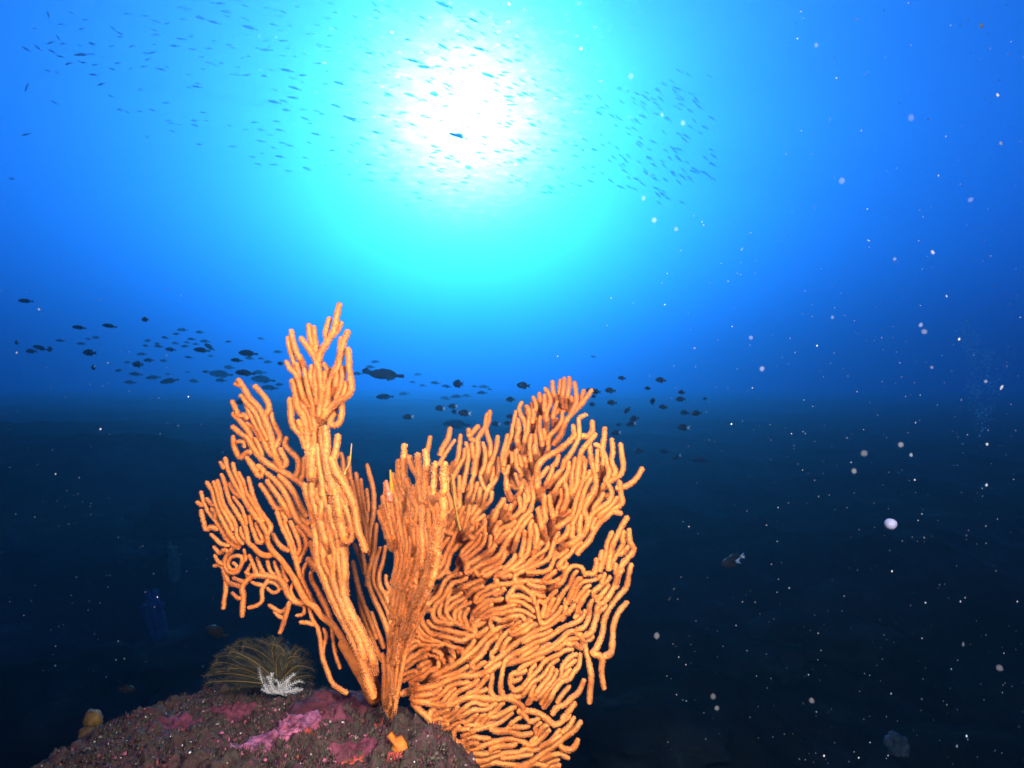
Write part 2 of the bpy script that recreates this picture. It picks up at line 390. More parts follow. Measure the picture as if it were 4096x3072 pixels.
FAN['A'] = '''
2 20 265,100 300,150
2 22 305,70 320,140 350,210 390,290 440,370 490,450 540,520 600,600 640,680 640,730 690,830
2 21 365,110 385,190 420,260 440,330 460,400 510,490 560,560
2 20 410,185 450,260 470,340 520,420 570,500 610,580
2 20 490,225 510,300 530,380 560,450 600,520 650,580 670,630 640,680
2 20 275,200 300,270 320,350 350,430 400,510 450,590 475,660 490,740 520,780
2 20 240,250 265,330 280,410 320,490 370,560 390,620 400,700 450,760
2 21 155,260 200,330 220,410 250,490 280,560 320,640 370,710 430,760
2 19 210,260 240,340 260,430 300,510 340,580 370,650
2 20 110,340 130,420 170,500 220,560 260,620 300,690 350,750 420,790
2 19 80,422 120,450
2 21 110,490 130,580 150,640 190,620 250,640
2 19 190,680 230,720 280,760 340,770
2 19 215,780 260,830 300,800 340,830 370,790 430,760
2 18 370,910 395,930 390,960 350,960 325,920 345,870 400,850 440,870 430,930 390,985 330,980 300,920 310,860 360,790
2 19 215,930 270,930 300,980 330,1060 400,1090 450,1100
2 20 290,1270 295,1200 310,1120 305,1040 290,960
2 25 440,1330 445,1250 450,1170 440,1110 480,1050 530,1010 600,1010 680,1020 740,1040 780,1090 800,1140 850,1210 920,1230 970,1230
2 17 360,1150 400,1190 430,1190
2 18 470,985 500,1010 490,1045
2 18 370,1030 420,1050 470,1070
2 19 495,1270 560,1250 600,1210 600,1120 640,1060 660,1020
2 18 660,1250 720,1290 770,1300 820,1240
2 20 745,1468 770,1400 800,1300 820,1220
2 17 500,850 530,930 560,1000
2 17 560,870 590,950 620,1010
2 17 640,880 660,960 700,1020
2 17 700,900 720,970 750,1040
2 17 760,930 780,1010 810,1060
2 17 640,1110 690,1150 740,1120 700,1070 640,1060
2 17 700,1300 740,1340 790,1360
2 16 510,920 480,980 490,1040
2 16 700,1060 760,1120
2 17 220,850 250,900 290,920
2 16 860,1050 830,1130 860,1200
2 17 880,1330 930,1320 940,1260 920,1230
2 18 910,1385 980,1392 1020,1410
2 20 980,1270 1010,1370 1050,1440 1070,1540 1085,1660 1120,1760 1170,1880 1290,1960
2 17 1095,1440 1115,1500 1090,1600 1085,1650
2 17 1160,1430 1175,1560 1195,1660 1230,1760
'''
FAN['D'] = '''
2 22 1445,122 1470,220 1495,320 1500,420 1495,520 1480,600 1470,700 1480,800 1500,960
2 22 1355,190 1370,300 1390,420 1400,520 1430,620 1440,720 1470,850
2 22 1320,250 1350,380 1370,500 1400,640
2 22 1235,30 1250,90 1255,180 1290,300
2 20 1295,60 1300,150 1310,240
2 21 1395,240 1400,330 1420,430 1450,560 1460,680
2 20 1440,320 1450,400 1462,500
2 22 1520,600 1510,700 1500,800 1480,900 1450,1000 1450,1100
2 22 1552,790 1520,870 1500,970 1500,1060 1540,1140 1580,1220 1620,1320 1640,1420 1660,1600
2 22 1592,780 1570,900 1540,1000 1550,1100 1600,1180 1640,1300
2 22 1400,800 1420,900 1440,1000 1470,1120 1500,1200 1550,1300 1600,1420 1620,1500 1640,1650
2 19 1340,760 1380,840 1400,900 1430,1000
2 20 1480,1310 1510,1400 1540,1480 1580,1600
2 21 1370,1100 1400,1300 1440,1400 1500,1560 1560,1700
2 22 1330,900 1360,1050 1400,1200 1460,1350 1520,1520
'''
FAN['E'] = '''
2 32 1745,-35 1740,60 1740,160 1750,260 1790,350 1850,450
2 30 1782,60 1810,140 1860,230 1870,330 1880,420
2 33 1850,42 1860,140 1870,240 1860,340 1870,440
2 34 1915,12 1925,120 1920,230 1920,340 1930,450
2 33 1990,108 1990,220 1985,330 1990,450
2 38 2070,115 2060,200 2070,290 2060,340 2010,390
2 30 1655,200 1680,280 1720,370 1750,460 1770,560 1790,680
2 27 1595,265 1600,350 1580,430
2 32 1700,92 1700,190 1712,260 1750,360
2 32 1765,240 1790,320 1830,400 1850,500 1830,620 1830,750 1820,850
2 29 1545,500 1570,560 1610,640 1640,720 1675,790
2 29 1575,380 1610,480 1640,590 1660,680 1690,800
2 42 1920,385 1985,392 2055,400 2055,520 2025,640 2005,760 1985,880 1960,1000 1920,1100 1880,1180 1840,1260 1800,1340 1770,1440 1740,1540 1720,1680
2 33 1900,400 1900,520 1890,650 1900,780 1895,900 1880,1020
4 22 340,160 320,250 265,340 242,440 205,600 165,720 145,850 142,1000 132,1120 122,1250
4 20 240,120 215,300 190,480 165,640 140,780
4 19 430,330 350,480 280,620 240,750 215,880 190,1000 165,1150 145,1280
4 22 60,740 75,850 75,1000 80,1120 100,1200
'''
FAN['F'] = '''
3 24 885,378 865,470 820,540 790,590 790,680 770,780 760,870
3 22 862,400 850,480 870,570 890,650 880,730 850,790
3 23 792,492 745,545 715,570
3 22 720,518 730,580 770,605
3 23 945,572 935,660 910,740 880,800 860,880 840,930
3 22 658,562 650,650 640,730 610,810 580,860
3 20 690,670 680,740 640,810 600,890
3 24 578,510 560,590 520,660 500,720
3 20 425,575 410,650 400,700
3 19 612,600 570,660 520,740 490,790
3 22 950,740 950,820 930,900 880,960 850,1020 830,1100 770,1150 700,1190
3 19 808,870 830,940 860,990
3 20 742,908 740,980 710,1050 690,1130
3 20 700,620 720,700 710,800 690,900 670,1000
3 20 830,620 850,700 840,800 810,860
3 23 650,880 650,1000 650,1100 660,1180 680,1280
3 20 900,1000 890,1060 830,1130 770,1200
3 20 760,870 730,960 690,1060
3 20 600,890 610,1000 640,1100
'''
FAN['G'] = '''
3 23 1665,215 1620,280 1560,350 1500,410 1460,470 1440,540 1400,600 1370,640
3 20 1605,218 1590,270 1600,320
3 22 1535,158 1545,230 1550,300 1530,350 1510,400
3 22 1495,122 1490,200 1475,290 1470,360
3 21 1455,122 1450,200 1440,280 1450,350
3 21 1425,140 1420,230 1410,330
3 20 1365,150 1370,220 1390,280 1400,350
3 22 1310,203 1340,250 1350,310 1320,380 1320,470 1310,540
3 20 1265,240 1270,320 1260,390
3 20 1220,270 1240,340 1220,400 1210,470
3 20 1128,310 1110,350 1120,400 1150,450
3 20 1170,338 1190,400 1180,470 1170,560
3 19 1085,378 1070,450 1060,540 1040,620
3 20 1215,370 1220,440 1210,530
3 20 1270,420 1265,500 1280,580 1290,650
3 21 1440,380 1435,450 1390,520 1340,570 1330,640
3 20 1510,270 1520,330 1490,380
3 22 1110,520 1090,580 1110,650 1140,700
3 20 1400,300 1380,370 1370,450 1380,520
3 19 1060,480 1050,560 1020,640 1000,720 990,800
3 20 1050,700 1060,780 1050,860
3 20 1300,520 1310,600 1280,670
3 20 1150,460 1160,540 1150,640 1170,700
3 30 1228,650 1240,720 1255,790
3 19 1020,560 1000,640 980,720 990,850
3 20 1340,640 1320,700 1290,760
3 20 1200,560 1190,650 1200,760 1220,850
3 20 1110,720 1130,800 1170,880
3 20 1080,860 1120,960 1180,1020
'''
FAN['H'] = '''
3 26 1540,560 1480,620 1420,670 1350,710 1290,750 1250,810 1250,900 1250,980 1260,1050
3 22 1622,403 1570,430 1570,490 1570,570 1540,640 1500,710 1460,760 1440,830
3 23 1525,488 1530,560 1490,620
3 24 1672,458 1670,530 1630,570 1590,560
3 25 1695,555 1640,620 1590,680 1570,760 1560,850 1550,950 1500,1030 1490,1100
3 25 1768,508 1760,600 1750,680 1760,750 1750,820 1730,880
3 23 1695,630 1740,660 1770,720 1790,790 1800,860 1770,920
3 23 1822,593 1830,680 1820,760 1850,840 1830,880
3 24 1890,630 1900,720 1910,800 1890,860 1830,900 1780,930 1740,980 1690,1030
3 25 2055,818 2020,880 1970,930 1910,960 1850,970
3 25 1880,920 1890,1000 1900,1080 1850,1120 1800,1160 1740,1200
3 24 1890,1160 1830,1150 1780,1190 1720,1240 1680,1310 1640,1380 1590,1430 1550,1480
3 25 1650,640 1660,730 1680,820 1700,900 1690,980 1640,1060 1610,1140 1640,1220 1620,1300 1560,1360 1500,1400 1420,1440
3 24 1790,930 1820,1000 1800,1070 1730,1120 1670,1170 1640,1240
3 24 1600,730 1610,830 1590,930 1560,1020 1540,1100 1520,1180 1460,1230 1390,1280 1350,1340
3 23 1370,790 1350,870 1310,950 1280,1000
3 24 1490,770 1480,850 1420,930 1380,1010 1370,1090
3 23 1430,830 1370,900 1330,960
3 24 1460,920 1480,1000 1470,1080 1430,1160 1410,1230
3 24 1340,1030 1350,1110 1370,1190 1350,1280
3 25 1255,1130 1270,1200 1290,1290 1310,1370
3 24 1200,1180 1150,1240 1110,1310 1080,1390 1060,1460
3 24 1010,908 1020,990 1050,1060
3 24 1132,928 1120,1000 1080,1050
3 26 990,1058 940,1140 910,1220 890,1300
3 22 1110,1040 1120,1130 1080,1180 1020,1210 960,1190
3 25 1940,1193 1900,1260 1860,1340 1830,1400 1810,1480 1790,1600
3 25 1955,1288 1960,1370 1990,1440 1940,1510 1900,1560 1870,1640 1850,1740
3 25 1822,1310 1790,1390 1780,1470 1750,1540 1720,1610
3 24 1912,1388 1870,1460 1830,1520 1800,1600
4 25 2060,20 2040,100 2020,200 1950,280 1880,380 1840,470 1830,570 1780,690 1740,740
4 25 2025,322 1960,400 1920,500 1910,620 1900,720 1840,760
4 25 1842,1010 1830,940 1820,860 1830,790 1800,745 1745,735
4 25 1990,60 1960,100 1930,180 1890,260 1840,320 1790,360 1780,440 1740,560 1680,590
4 28 1725,1122 1730,1020 1740,920 1720,800 1700,720 1670,620 1630,565 1560,560 1500,620 1440,670 1380,710 1300,740 1220,770 1120,800 1060,810 980,830 900,880 800,910 700,910 600,940 500,990 400,1010 300,1030 200,1060
4 28 1560,1235 1480,1295 1430,1300 1360,1240 1280,1200 1210,1190 1150,1130 1060,1090 960,1100 860,1090 780,1080 700,1100 620,1140 540,1150 440,1130 300,1110
4 24 1605,1135 1550,1210 1500,1262
4 24 1680,950 1640,1040 1580,1090 1530,1140 1460,1170 1420,1230
4 23 1650,740 1640,830 1600,880 1560,940 1500,960 1440,1040 1400,1110 1350,1170
4 21 1562,998 1500,1070 1460,1130
4 22 1500,860 1490,930 1440,980 1380,1060 1330,1140
4 24 1430,850 1400,920 1350,980 1290,1060 1220,1140
4 24 1360,800 1310,870 1240,940 1180,1010 1120,1030 1090,980 1100,900 1160,890 1220,860
4 22 1040,810 1020,900 1010,1000 1030,1080
4 22 940,840 940,930 930,1030 960,1090
4 22 1100,1210 1030,1270 950,1310 870,1330 780,1360 700,1400
4 20 960,1265 890,1300 800,1310 720,1300
4 28 300,1130 370,1200 430,1250 480,1330 560,1400 640,1440 720,1480 760,1510
4 24 1180,1440 1100,1420 1010,1430 930,1450 850,1480 760,1510
4 27 1652,1285 1600,1350 1530,1400 1470,1450 1400,1500 1330,1550 1260,1600 1180,1640 1100,1680
4 25 1632,1430 1590,1500 1520,1500 1480,1460
4 24 1482,1350 1420,1430 1350,1480 1280,1510 1210,1500 1150,1530 1060,1530 960,1560 890,1590 800,1590 740,1550
4 23 1400,1350 1330,1420 1260,1470 1180,1440
4 22 1330,1290 1290,1330 1300,1400 1250,1450
4 23 1552,1572 1480,1540 1400,1560 1330,1590
4 24 1482,1630 1400,1640 1300,1620 1200,1640 1050,1620 950,1610 820,1650 700,1720
4 24 700,1700 720,1600 760,1510
4 22 600,1590 680,1560 740,1540
4 22 740,1290 680,1280 600,1330 520,1330 440,1260
4 22 1240,1280 1200,1230 1150,1190
4 22 1540,10 1520,100 1450,150 1380,160 1300,150 1200,150 1100,170 1000,180 920,200 820,260
4 22 1690,100 1660,40 1590,30 1540,80 1510,150 1440,200 1390,220
4 22 1290,330 1270,270 1200,210 1140,190 1100,230 1060,300
4 24 1200,460 1180,430 1090,440 1020,470 950,450 930,500 950,550 880,620 820,690 760,740 680,800 600,850 500,900 400,960
4 22 1330,480 1310,400 1300,330 1330,310 1370,350 1340,430
4 24 1500,430 1430,490 1350,530 1270,560 1180,620 1100,680 1030,740 960,790 880,850
4 25 1620,480 1570,500 1500,530 1430,580 1360,620 1280,650 1200,700 1120,740 1040,800
4 22 1650,400 1600,450
4 23 1530,300 1530,400 1500,470
4 24 540,590 620,610 700,630 760,600 810,590
4 21 560,650 620,680 690,700 720,770
4 21 420,740 500,760 560,800 540,850
4 20 240,860 330,790 420,750
4 21 230,950 330,900 400,860 470,800
4 22 640,760 600,700 560,720
4 22 1600,1250 1560,1320 1500,1370
4 22 1490,1390 1400,1450 1330,1480
'''
def catmull(p, step):
    p = np.asarray(p, float)
    if len(p) < 3:
        n = max(2, int(np.linalg.norm(p[-1] - p[0]) / step) + 1); return p[0] + (p[-1] - p[0]) * np.linspace(0, 1, n)[:, None]
    q = np.concatenate([[2 * p[0] - p[1]], p, [2 * p[-1] - p[-2]]]); out = []
    for i in range(1, len(q) - 2):
        n = max(2, int(np.linalg.norm(q[i + 1] - q[i]) / step)); u = np.linspace(0, 1, n, endpoint=False)[:, None]
        a, b, c, d = q[i - 1], q[i], q[i + 1], q[i + 2]
        out.append(.5 * (2 * b + (c - a) * u + (2 * a - 5 * b + 4 * c - d) * u ** 2 + (3 * b - a - 3 * c + d) * u ** 3))
    out.append(q[-2:-1]); return np.concatenate(out)
def poly2(s): return np.array([[float(v) for v in w.split(',')] for w in s.split()])
def parse(txt):
    res = []
    for ln in txt.strip().splitlines():
        a = ln.split(); ox, oy, k = VIEWS[a[0]]
        res.append((catmull(poly2(' '.join(a[2:])) * k + (ox, oy), 5.5), float(a[1]) * k))
    return res
def inside(poly, p):
    ins = False
    for (ax, ay), (bx, by) in zip(poly, np.roll(poly, -1, 0)):
        if (ay <= p[1]) != (by <= p[1]) and p[0] < (bx - ax) * (p[1] - ay) / (by - ay) + ax: ins = not ins
    return ins
def view_poly(v, s):
    ox, oy, k = VIEWS[v]; return poly2(s) * k + (ox, oy)
# depth of each blade (metres from the camera plane) over the photo's height and width
def dep(f, x, y):
    w = .012 * vnoise(np.stack([x / 190, y / 190, 0 * x + ord(f)], -1)) + .006 * vnoise(np.stack([x / 60, y / 60, 0 * x + ord(f)], -1))
    if f == 'A': return .84 + (1400 - x) * .00007 + w
    if f == 'B': return .87 + (1300 - x) * .00005 + .5 * w
    if f == 'C': return .80 + np.clip((2500 - y) / 1400, -.3, 1) * .04 + .6 * w + .015 * np.cos((x - 1230) / 90)
    if f == 'D': return .97 + .0001 * (2300 - y) + w
    if f == 'E':
        xr = 1785 - np.clip((y - 2000) / 880, -.1, 1) * 215
        return .665 + np.clip((y - 2000) / 880, 0, 1) * .09 + np.clip(xr - x, -30, 300) * .0007 + .25 * w
    if f == 'F': return .96 + np.clip(2050 - y, -300, 500) * .00008 + w
    if f == 'G': return .93 + np.clip(1950 - y, -200, 500) * .00012 + 1.3 * w
    return .83 + np.clip((2250 - y) / 800, -1, 1) * .045 + .018 * np.sin(x / 170 + y / 230) + np.abs(x - 2050) * .00003 + 1.2 * w
BR = {f: [dict(p=p, r=r, hand=True) for p, r in parse(s)] for f, s in FAN.items()}

def fill(f, poly, sep, r, n=2500, lmax=(120, 420), layer=0., wob=.35, seed=0, own=False):
    """evenly spaced wavy branches grown along the direction of the traced ones"""
    rs = random.Random(seed); lo = poly.min(0); hi = poly.max(0)
    hp = np.concatenate([b['p'][:-1] for b in BR[f] if b['hand']]); ht = np.concatenate([np.diff(b['p'], axis=0) for b in BR[f] if b['hand']])
    ht = ht / (np.linalg.norm(ht, axis=1, keepdims=True) + 1e-9)
    pts = np.zeros((60000, 2)); cnt = 0
    if not own:
        for b in BR[f]: pts[cnt:cnt + len(b['p'])] = b['p']; cnt += len(b['p'])
    def near(p): return np.sqrt(((pts[:cnt] - p) ** 2).sum(1).min()) if cnt else 9e9
    def direc(p):
        d2 = ((hp - p) ** 2).sum(1) + 900; w = 1 / d2 ** 1.6; v = (ht * w[:, None]).sum(0)
        a = math.atan2(v[1], v[0]) + wob * 1.6 * float(vnoise(np.array([p[0] / 48, p[1] / 48, seed + layer * 99.]))) + wob * .7 * float(vnoise(np.array([p[0] / 21, p[1] / 21, seed + 40.])))
        return np.array([math.cos(a), math.sin(a)])
    for _ in range(n):
        p0 = np.array([rs.uniform(lo[0], hi[0]), rs.uniform(lo[1], hi[1])])
        if not inside(poly, p0) or near(p0) < sep * .92: continue
        L = rs.uniform(*lmax); sides = []
        for sg in (1, -1):                                             # +1 towards the root, -1 towards the tip
            line = []; p = p0.copy(); dist = 0
            while dist < L * (.6 if sg > 0 else .5):
                p = p + sg * 5.5 * direc(p); dist += 5.5
                if not inside(poly, p): break
                if near(p) < sep * (.62 if sg > 0 else .80): 
                    if sg > 0: line.append(p.copy())
                    break
                line.append(p.copy())
            sides.append(line)
        ln = np.array(sides[1][::-1] + [p0] + sides[0])
        if len(ln) < 7: continue
        if cnt and near(ln[-1]) < sep * 4:                           # run the root end into its neighbour
            k = int(((pts[:cnt] - ln[-1]) ** 2).sum(1).argmin()); q = max(2, int(np.linalg.norm(pts[k] - ln[-1]) / 5.5)); ln = np.concatenate([ln, ln[-1] + (pts[k] - ln[-1]) * (np.arange(1, q + 1) / q)[:, None]])
        for _s in range(2): ln[1:-1] = .5 * ln[1:-1] + .25 * (ln[:-2] + ln[2:])
        BR[f].append(dict(p=ln, r=r * rs.uniform(.88, 1.1), hand=False, layer=layer))
        pts[cnt:cnt + len(ln)] = ln; cnt += len(ln)

fill('A', view_poly('2', '120,360 250,260 420,260 560,440 650,600 640,760 480,760 260,640 150,560'), 19.5, 9, 1300, seed=1)
fill('A', view_poly('2', '240,700 460,800 600,880 720,900 860,1060 900,1200 760,1180 640,1150 480,1080 400,1050 280,940'), 19, 8.8, 1600, (60, 180), seed=2, wob=.9)
fill('B', view_poly('1', '480,860 560,940 640,1100 690,1300 760,1460 620,1400 520,1240 440,1060'), 20.5, 11.5, 1200, seed=3)
fill('B', view_poly('2', '600,280 720,260 830,420 960,640 1020,820 1060,1020 960,1000 880,850 760,560 660,380'), 19.5, 10.5, 1600, seed=4)
fill('C', view_poly('1', '830,560 930,600 1050,640 1180,680 1260,640 1290,860 1130,980 1080,1200 1140,1500 1180,1660 980,1660 950,1300 890,1060 850,820'), 18, 15, 3000, seed=5, wob=.2)
fill('C', view_poly('2', '980,200 1180,200 1320,420 1350,600 1280,760 1280,1000 1280,1200 1420,1520 1480,1980 1440,1900 1300,1480 1100,1060 1040,820 1010,560'), 18, 16, 3500, (150, 500), seed=6, wob=.25)
fill('C', view_poly('2', '980,200 1180,200 1320,420 1350,600 1280,760 1280,1000 1280,1200 1420,1520 1480,1980 1440,1900 1300,1480 1100,1060 1040,820 1010,560'), 23, 16, 1500, (150, 500), layer=.018, seed=66, wob=.25, own=True)
fill('C', view_poly('1', '860,640 1050,680 1270,640 1280,860 1080,1200 1120,1650 990,1650 950,1200 880,900'), 24, 13, 1500, layer=.018, seed=67, own=True)
fill('D', view_poly('2', '1330,420 1480,500 1500,800 1640,1100 1650,1600 1560,1640 1440,1360 1330,1000 1400,820'), 30, 10.5, 1500, (200, 600), seed=7)
Epoly = view_poly('2', '1560,420 1640,250 1720,180 1850,330 1960,300 2075,410 2065,560 2030,700 2010,900 1970,1100 1880,1300 1800,1500 1760,1680 1680,1900 1640,2150 1610,2150 1600,1900 1630,1500 1640,1150 1670,850 1600,700 1550,540')
fill('E', Epoly, 13.0, 13.5, 6000, (250, 700), seed=8, wob=.10)
fill('E', Epoly, 19, 14, 2500, (250, 700), layer=.016, seed=88, wob=.10, own=True)
fill('F', view_poly('3', '560,820 700,600 800,560 930,660 940,900 860,1060 800,1200 700,1400 560,1500 540,1100'), 20, 10.8, 2200, seed=9)
fill('F', view_poly('3', '560,820 700,640 800,600 930,700 920,900 860,1060 800,1200 700,1400 560,1500 540,1100'), 26, 11, 900, layer=.03, seed=10, own=True)
fill('G', view_poly('3', '990,720 1080,460 1180,330 1330,230 1450,170 1520,240 1530,380 1440,540 1340,700 1240,850 1180,1020 1010,860'), 19, 10.8, 3000, seed=11)
fill('G', view_poly('3', '980,800 1060,460 1160,340 1330,240 1450,200 1500,300 1430,480 1340,650 1240,850 1180,1020 1000,950'), 24, 11, 1200, layer=.035, seed=12, own=True)
Hup = view_poly('3', '1000,1000 1180,960 1260,860 1420,700 1560,640 1700,600 1800,700 1880,860 1880,1120 1740,1240 1640,1400 1540,1500 1300,1640 900,1650 620,1640 700,1300 880,1200')
fill('H', Hup, 20.5, 11.8, 6000, (120, 380), seed=13, wob=.34)
Hlo = view_poly('4', '260,480 430,330 520,140 760,20 1200,20 1500,60 1680,60 1900,120 1990,100 1900,340 1820,480 1720,660 1660,760 1640,860 1600,960 1560,1080 1480,1180 1420,1260 1460,1380 1500,1520 1460,1650 740,1650 560,1420 440,1280 300,1120 220,1060 220,800')
fill('H', Hlo, 20.5, 11.6, 9000, (110, 340), seed=14, wob=.40)
fill('H', view_poly('3', '1720,1500 1800,1360 1890,1240 1960,1380 1970,1560 1890,1700 1740,1700 1640,1570'), 20, 11.8, 1500, (80, 260), seed=20, wob=.3)
fill('H', view_poly('3', '500,1140 760,1100 900,1200 780,1420 640,1660 470,1660'), 22, 12, 1500, layer=.03, seed=21, own=True)
fill('H', view_poly('3', '1020,1060 1240,1000 1560,760 1740,740 1800,900 1780,1100 1600,1360 1400,1500 1000,1640 640,1640 760,1250'), 30, 12, 1600, layer=.03, seed=15, own=True)
fill('H', view_poly('4', '260,520 520,160 900,40 1400,100 1500,300 1300,560 1000,700 700,860 300,980'), 31, 11.5, 1600, (100, 300), layer=.028, seed=16, wob=.6, own=True)

# tubes and polyps
def tube(P3, R3, sides):
    """tapered tube with a rounded end at index 0 (the tip)"""
    T = np.gradient(P3, axis=0); T /= np.linalg.norm(T, axis=1, keepdims=True) + 1e-12
    n = np.cross(T[0], (.3, 1, .2)); n /= np.linalg.norm(n); Ns = []
    for tt in T:
        n = n - tt * (n @ tt); n = n / (np.linalg.norm(n) + 1e-12); Ns.append(n)
    Nn = np.array(Ns); B = np.cross(T, Nn)
    # rounded cap ahead of the tip
    capu = np.array([.98, .8, .45]); 
    Pc = P3[0] - T[0] * R3[0] * capu[:, None]; Rc = R3[0] * np.sqrt(1 - capu ** 2)
    P3 = np.concatenate([Pc, P3]); R3 = np.concatenate([Rc, R3]); Nn = np.concatenate([np.repeat(Nn[:1], 3, 0), Nn]); B = np.concatenate([np.repeat(B[:1], 3, 0), B])
    a = np.linspace(0, 2 * np.pi, sides, endpoint=False)
    ring = Nn[:, None] * np.cos(a)[None, :, None] + B[:, None] * np.sin(a)[None, :, None]
    V = P3[:, None] + ring * R3[:, None, None]
    return P3, R3, ring, V
POLY_V = None
def build_fan(f, parent, name, label, polyps=True, sides=10, tone0=0.):
    root = np.array(parent.location); V_all = MB(); items = BR[f]
    allp = np.concatenate([b['p'] for b in items]); own = np.concatenate([np.full(len(b['p']), i) for i, b in enumerate(items)])
    for i, b in enumerate(items):
        x, y = b['p'][:, 0], b['p'][:, 1]
        rs = random.Random(i * 7 + ord(f))
        b['D'] = dep(f, x, y) + b.get('layer', 0) + rs.uniform(-.004, .004) * (1.6 if b['hand'] else 1)
    for i, b in enumerate(items):                                      # bring each root end to the branch it joins
        d2 = ((allp - b['p'][-1]) ** 2).sum(1); d2[own == i] = 9e9; k = int(d2.argmin())
        if d2[k] < 40 ** 2:
            o = own[k]; kk = k - int(np.argmax(own == o)); tgt = items[o]['D'][kk]
            m = min(len(b['D']), 10); b['D'][-m:] += (tgt - b['D'][-1]) * np.linspace(0, 1, m)
    pv, ph = [], []
    for i, b in enumerate(items):
        x, y, D = b['p'][:, 0], b['p'][:, 1], b['D']
        P3 = np.stack([(x - 2048) / F * D, D, (1536 - y) / F * D], -1)
        s = np.arange(len(x))
        R3 = b['r'] * D / F * (1 + .07 * vnoise(np.stack([s / 3.1, 0 * s + i, 0 * s], -1)) + .05 * vnoise(np.stack([s / 9., 0 * s + i + 50, 0 * s], -1)))
        R3 = R3 * (1 - .29 * polyps) * np.linspace(.86, 1.10, len(s))
        Pp, Rr, ring, V = tube(P3, R3, sides)
        n = len(Pp); idx = np.arange(n * sides).reshape(n, sides); nx = np.roll(idx, -1, 1)
        Vv = V.reshape(-1, 3)
        if polyps: Vv = Vv + (ring * (Rr[:, None, None] * .16) * vnoise(V * 420)[..., None]).reshape(-1, 3)
        V_all.add(np.concatenate([Vv, Pp[:1] - 1e-5, Pp[-1:]]) - root,
                  [np.stack([idx[:-1], nx[:-1], nx[1:], idx[1:]], -1).reshape(-1, 4), np.stack([nx[0], idx[0], np.full(sides, n * sides)], -1), np.stack([idx[-1], nx[-1], np.full(sides, n * sides + 1)], -1)], tone0)
        if polyps:
            seg = np.linalg.norm(np.diff(Pp, axis=0), axis=1); L = np.concatenate([[0], np.cumsum(seg)])
            sp = .00165; m = int(L[-1] / sp); nc = max(6, int(2 * np.pi * R3.mean() / sp))
            u = (np.repeat(np.arange(m), nc) + RNG.uniform(-.45, .45, m * nc)) * sp
            ang = (np.tile(np.arange(nc), m) + np.repeat(np.arange(m) % 2 * .5, nc) + RNG.uniform(-.35, .35, m * nc)) / nc * 2 * np.pi
            keep = RNG.random(m * nc) < .86; u = u[keep]; ang = ang[keep]
            k = np.clip(np.searchsorted(L, u) - 1, 0, n - 2); w = np.clip((u - L[k]) / (L[k + 1] - L[k] + 1e-9), 0, 1)[:, None]
            c = Pp[k] * (1 - w) + Pp[k + 1] * w; r = (Rr[k] * (1 - w[:, 0]) + Rr[k + 1] * w[:, 0])
            n0 = ring[k, 0]; b0 = ring[k, sides // 4]
            tt = Pp[k + 1] - Pp[k]; tt /= np.linalg.norm(tt, axis=1, keepdims=True) + 1e-12
            b0 = np.cross(tt, n0)
            nn = n0 * np.cos(ang)[:, None] + b0 * np.sin(ang)[:, None]
            ph.append(r * .52)
            pv.append(np.stack([c + nn * r[:, None] * .93, nn, tt, np.cross(nn, tt)], 1))
    if polyps:
        Q = np.concatenate(pv); c, nn, t1, t2 = Q[:, 0], Q[:, 1], Q[:, 2], Q[:, 3]; m = len(c)
        print(f, 'polyps', m); h = np.concatenate(ph)[:, None] * RNG.uniform(.75, 1.15, m)[:, None]; w = RNG.uniform(.0005, .0011, m)[:, None]
        ln = RNG.normal(0, .25, (m, 2)); ax = nn + t1 * ln[:, :1] + t2 * ln[:, 1:]
        a = RNG.uniform(0, 6.28, m)[:, None]; vs = [c - nn * .0003]
        for q in range(5): vs.append(c + ax * h + w * (t1 * np.cos(a + q * 1.2566) + t2 * np.sin(a + q * 1.2566)))
        vs.append(c + ax * h * .72)
        Vp = np.stack(vs, 1).reshape(-1, 3) - root; base = np.arange(m)[:, None, None] * 7
        tri = np.array([[0, 1 + (q + 1) % 5, 1 + q] for q in range(5)] + [[6, 1 + q, 1 + (q + 1) % 5] for q in range(5)])
        tn = np.tile(np.array([.25, 1, 1, 1, 1, 1, .8]), (m, 1)) * RNG.uniform(.08, 1.0, m)[:, None]
        V_all.add(Vp, [(base + tri[None]).reshape(-1, 3)], tn.ravel())
    return V_all.build(name, coral_mat if polyps else stem_mat, parent)

coral_mat, t, b = material('sea_fan_polyps', .6, .25)
a = t.nodes.new('ShaderNodeAttribute'); a.attribute_name = 'tone'
nz = mth(t, 'MULTIPLY_ADD', noise_tex(t, 7, 2, .5), .6, mth(t, 'MULTIPLY', noise_tex(t, 34, 4, .6), .4))
base = ramp(t, nz, [(.3, (.72, .14, .02)), (.5, (.78, .20, .035)), (.7, (.86, .28, .065))])
dark = ramp(t, nz, [(.3, (.30, .075, .014)), (.7, (.42, .13, .03))])
tip = ramp(t, nz, [(.3, (.84, .27, .088)), (.7, (.91, .39, .17))])
f1 = mth(t, 'GREATER_THAN', a.outputs['Fac'], .02)
t.links.new(mixc(t, f1, base, mixc(t, a.outputs['Fac'], dark, tip)), b.inputs['Base Color'])
tr = t.nodes.new('ShaderNodeBsdfTranslucent'); tr.inputs[0].default_value = (.85, .5, .25, 1)
ms = t.nodes.new('ShaderNodeMixShader'); L2 = t.links
L2.new(mth(t, 'MULTIPLY', a.outputs['Fac'], .22), ms.inputs[0]); L2.new(b.outputs[0], ms.inputs[1]); L2.new(tr.outputs[0], ms.inputs[2])
L2.new(ms.outputs[0], t.nodes['Material Output'].inputs[0])
stem_mat = simple_mat('sea_fan_stem', (.48, .11, .02), (.60, .17, .035), 190, .7, .2, 1.0, .003)

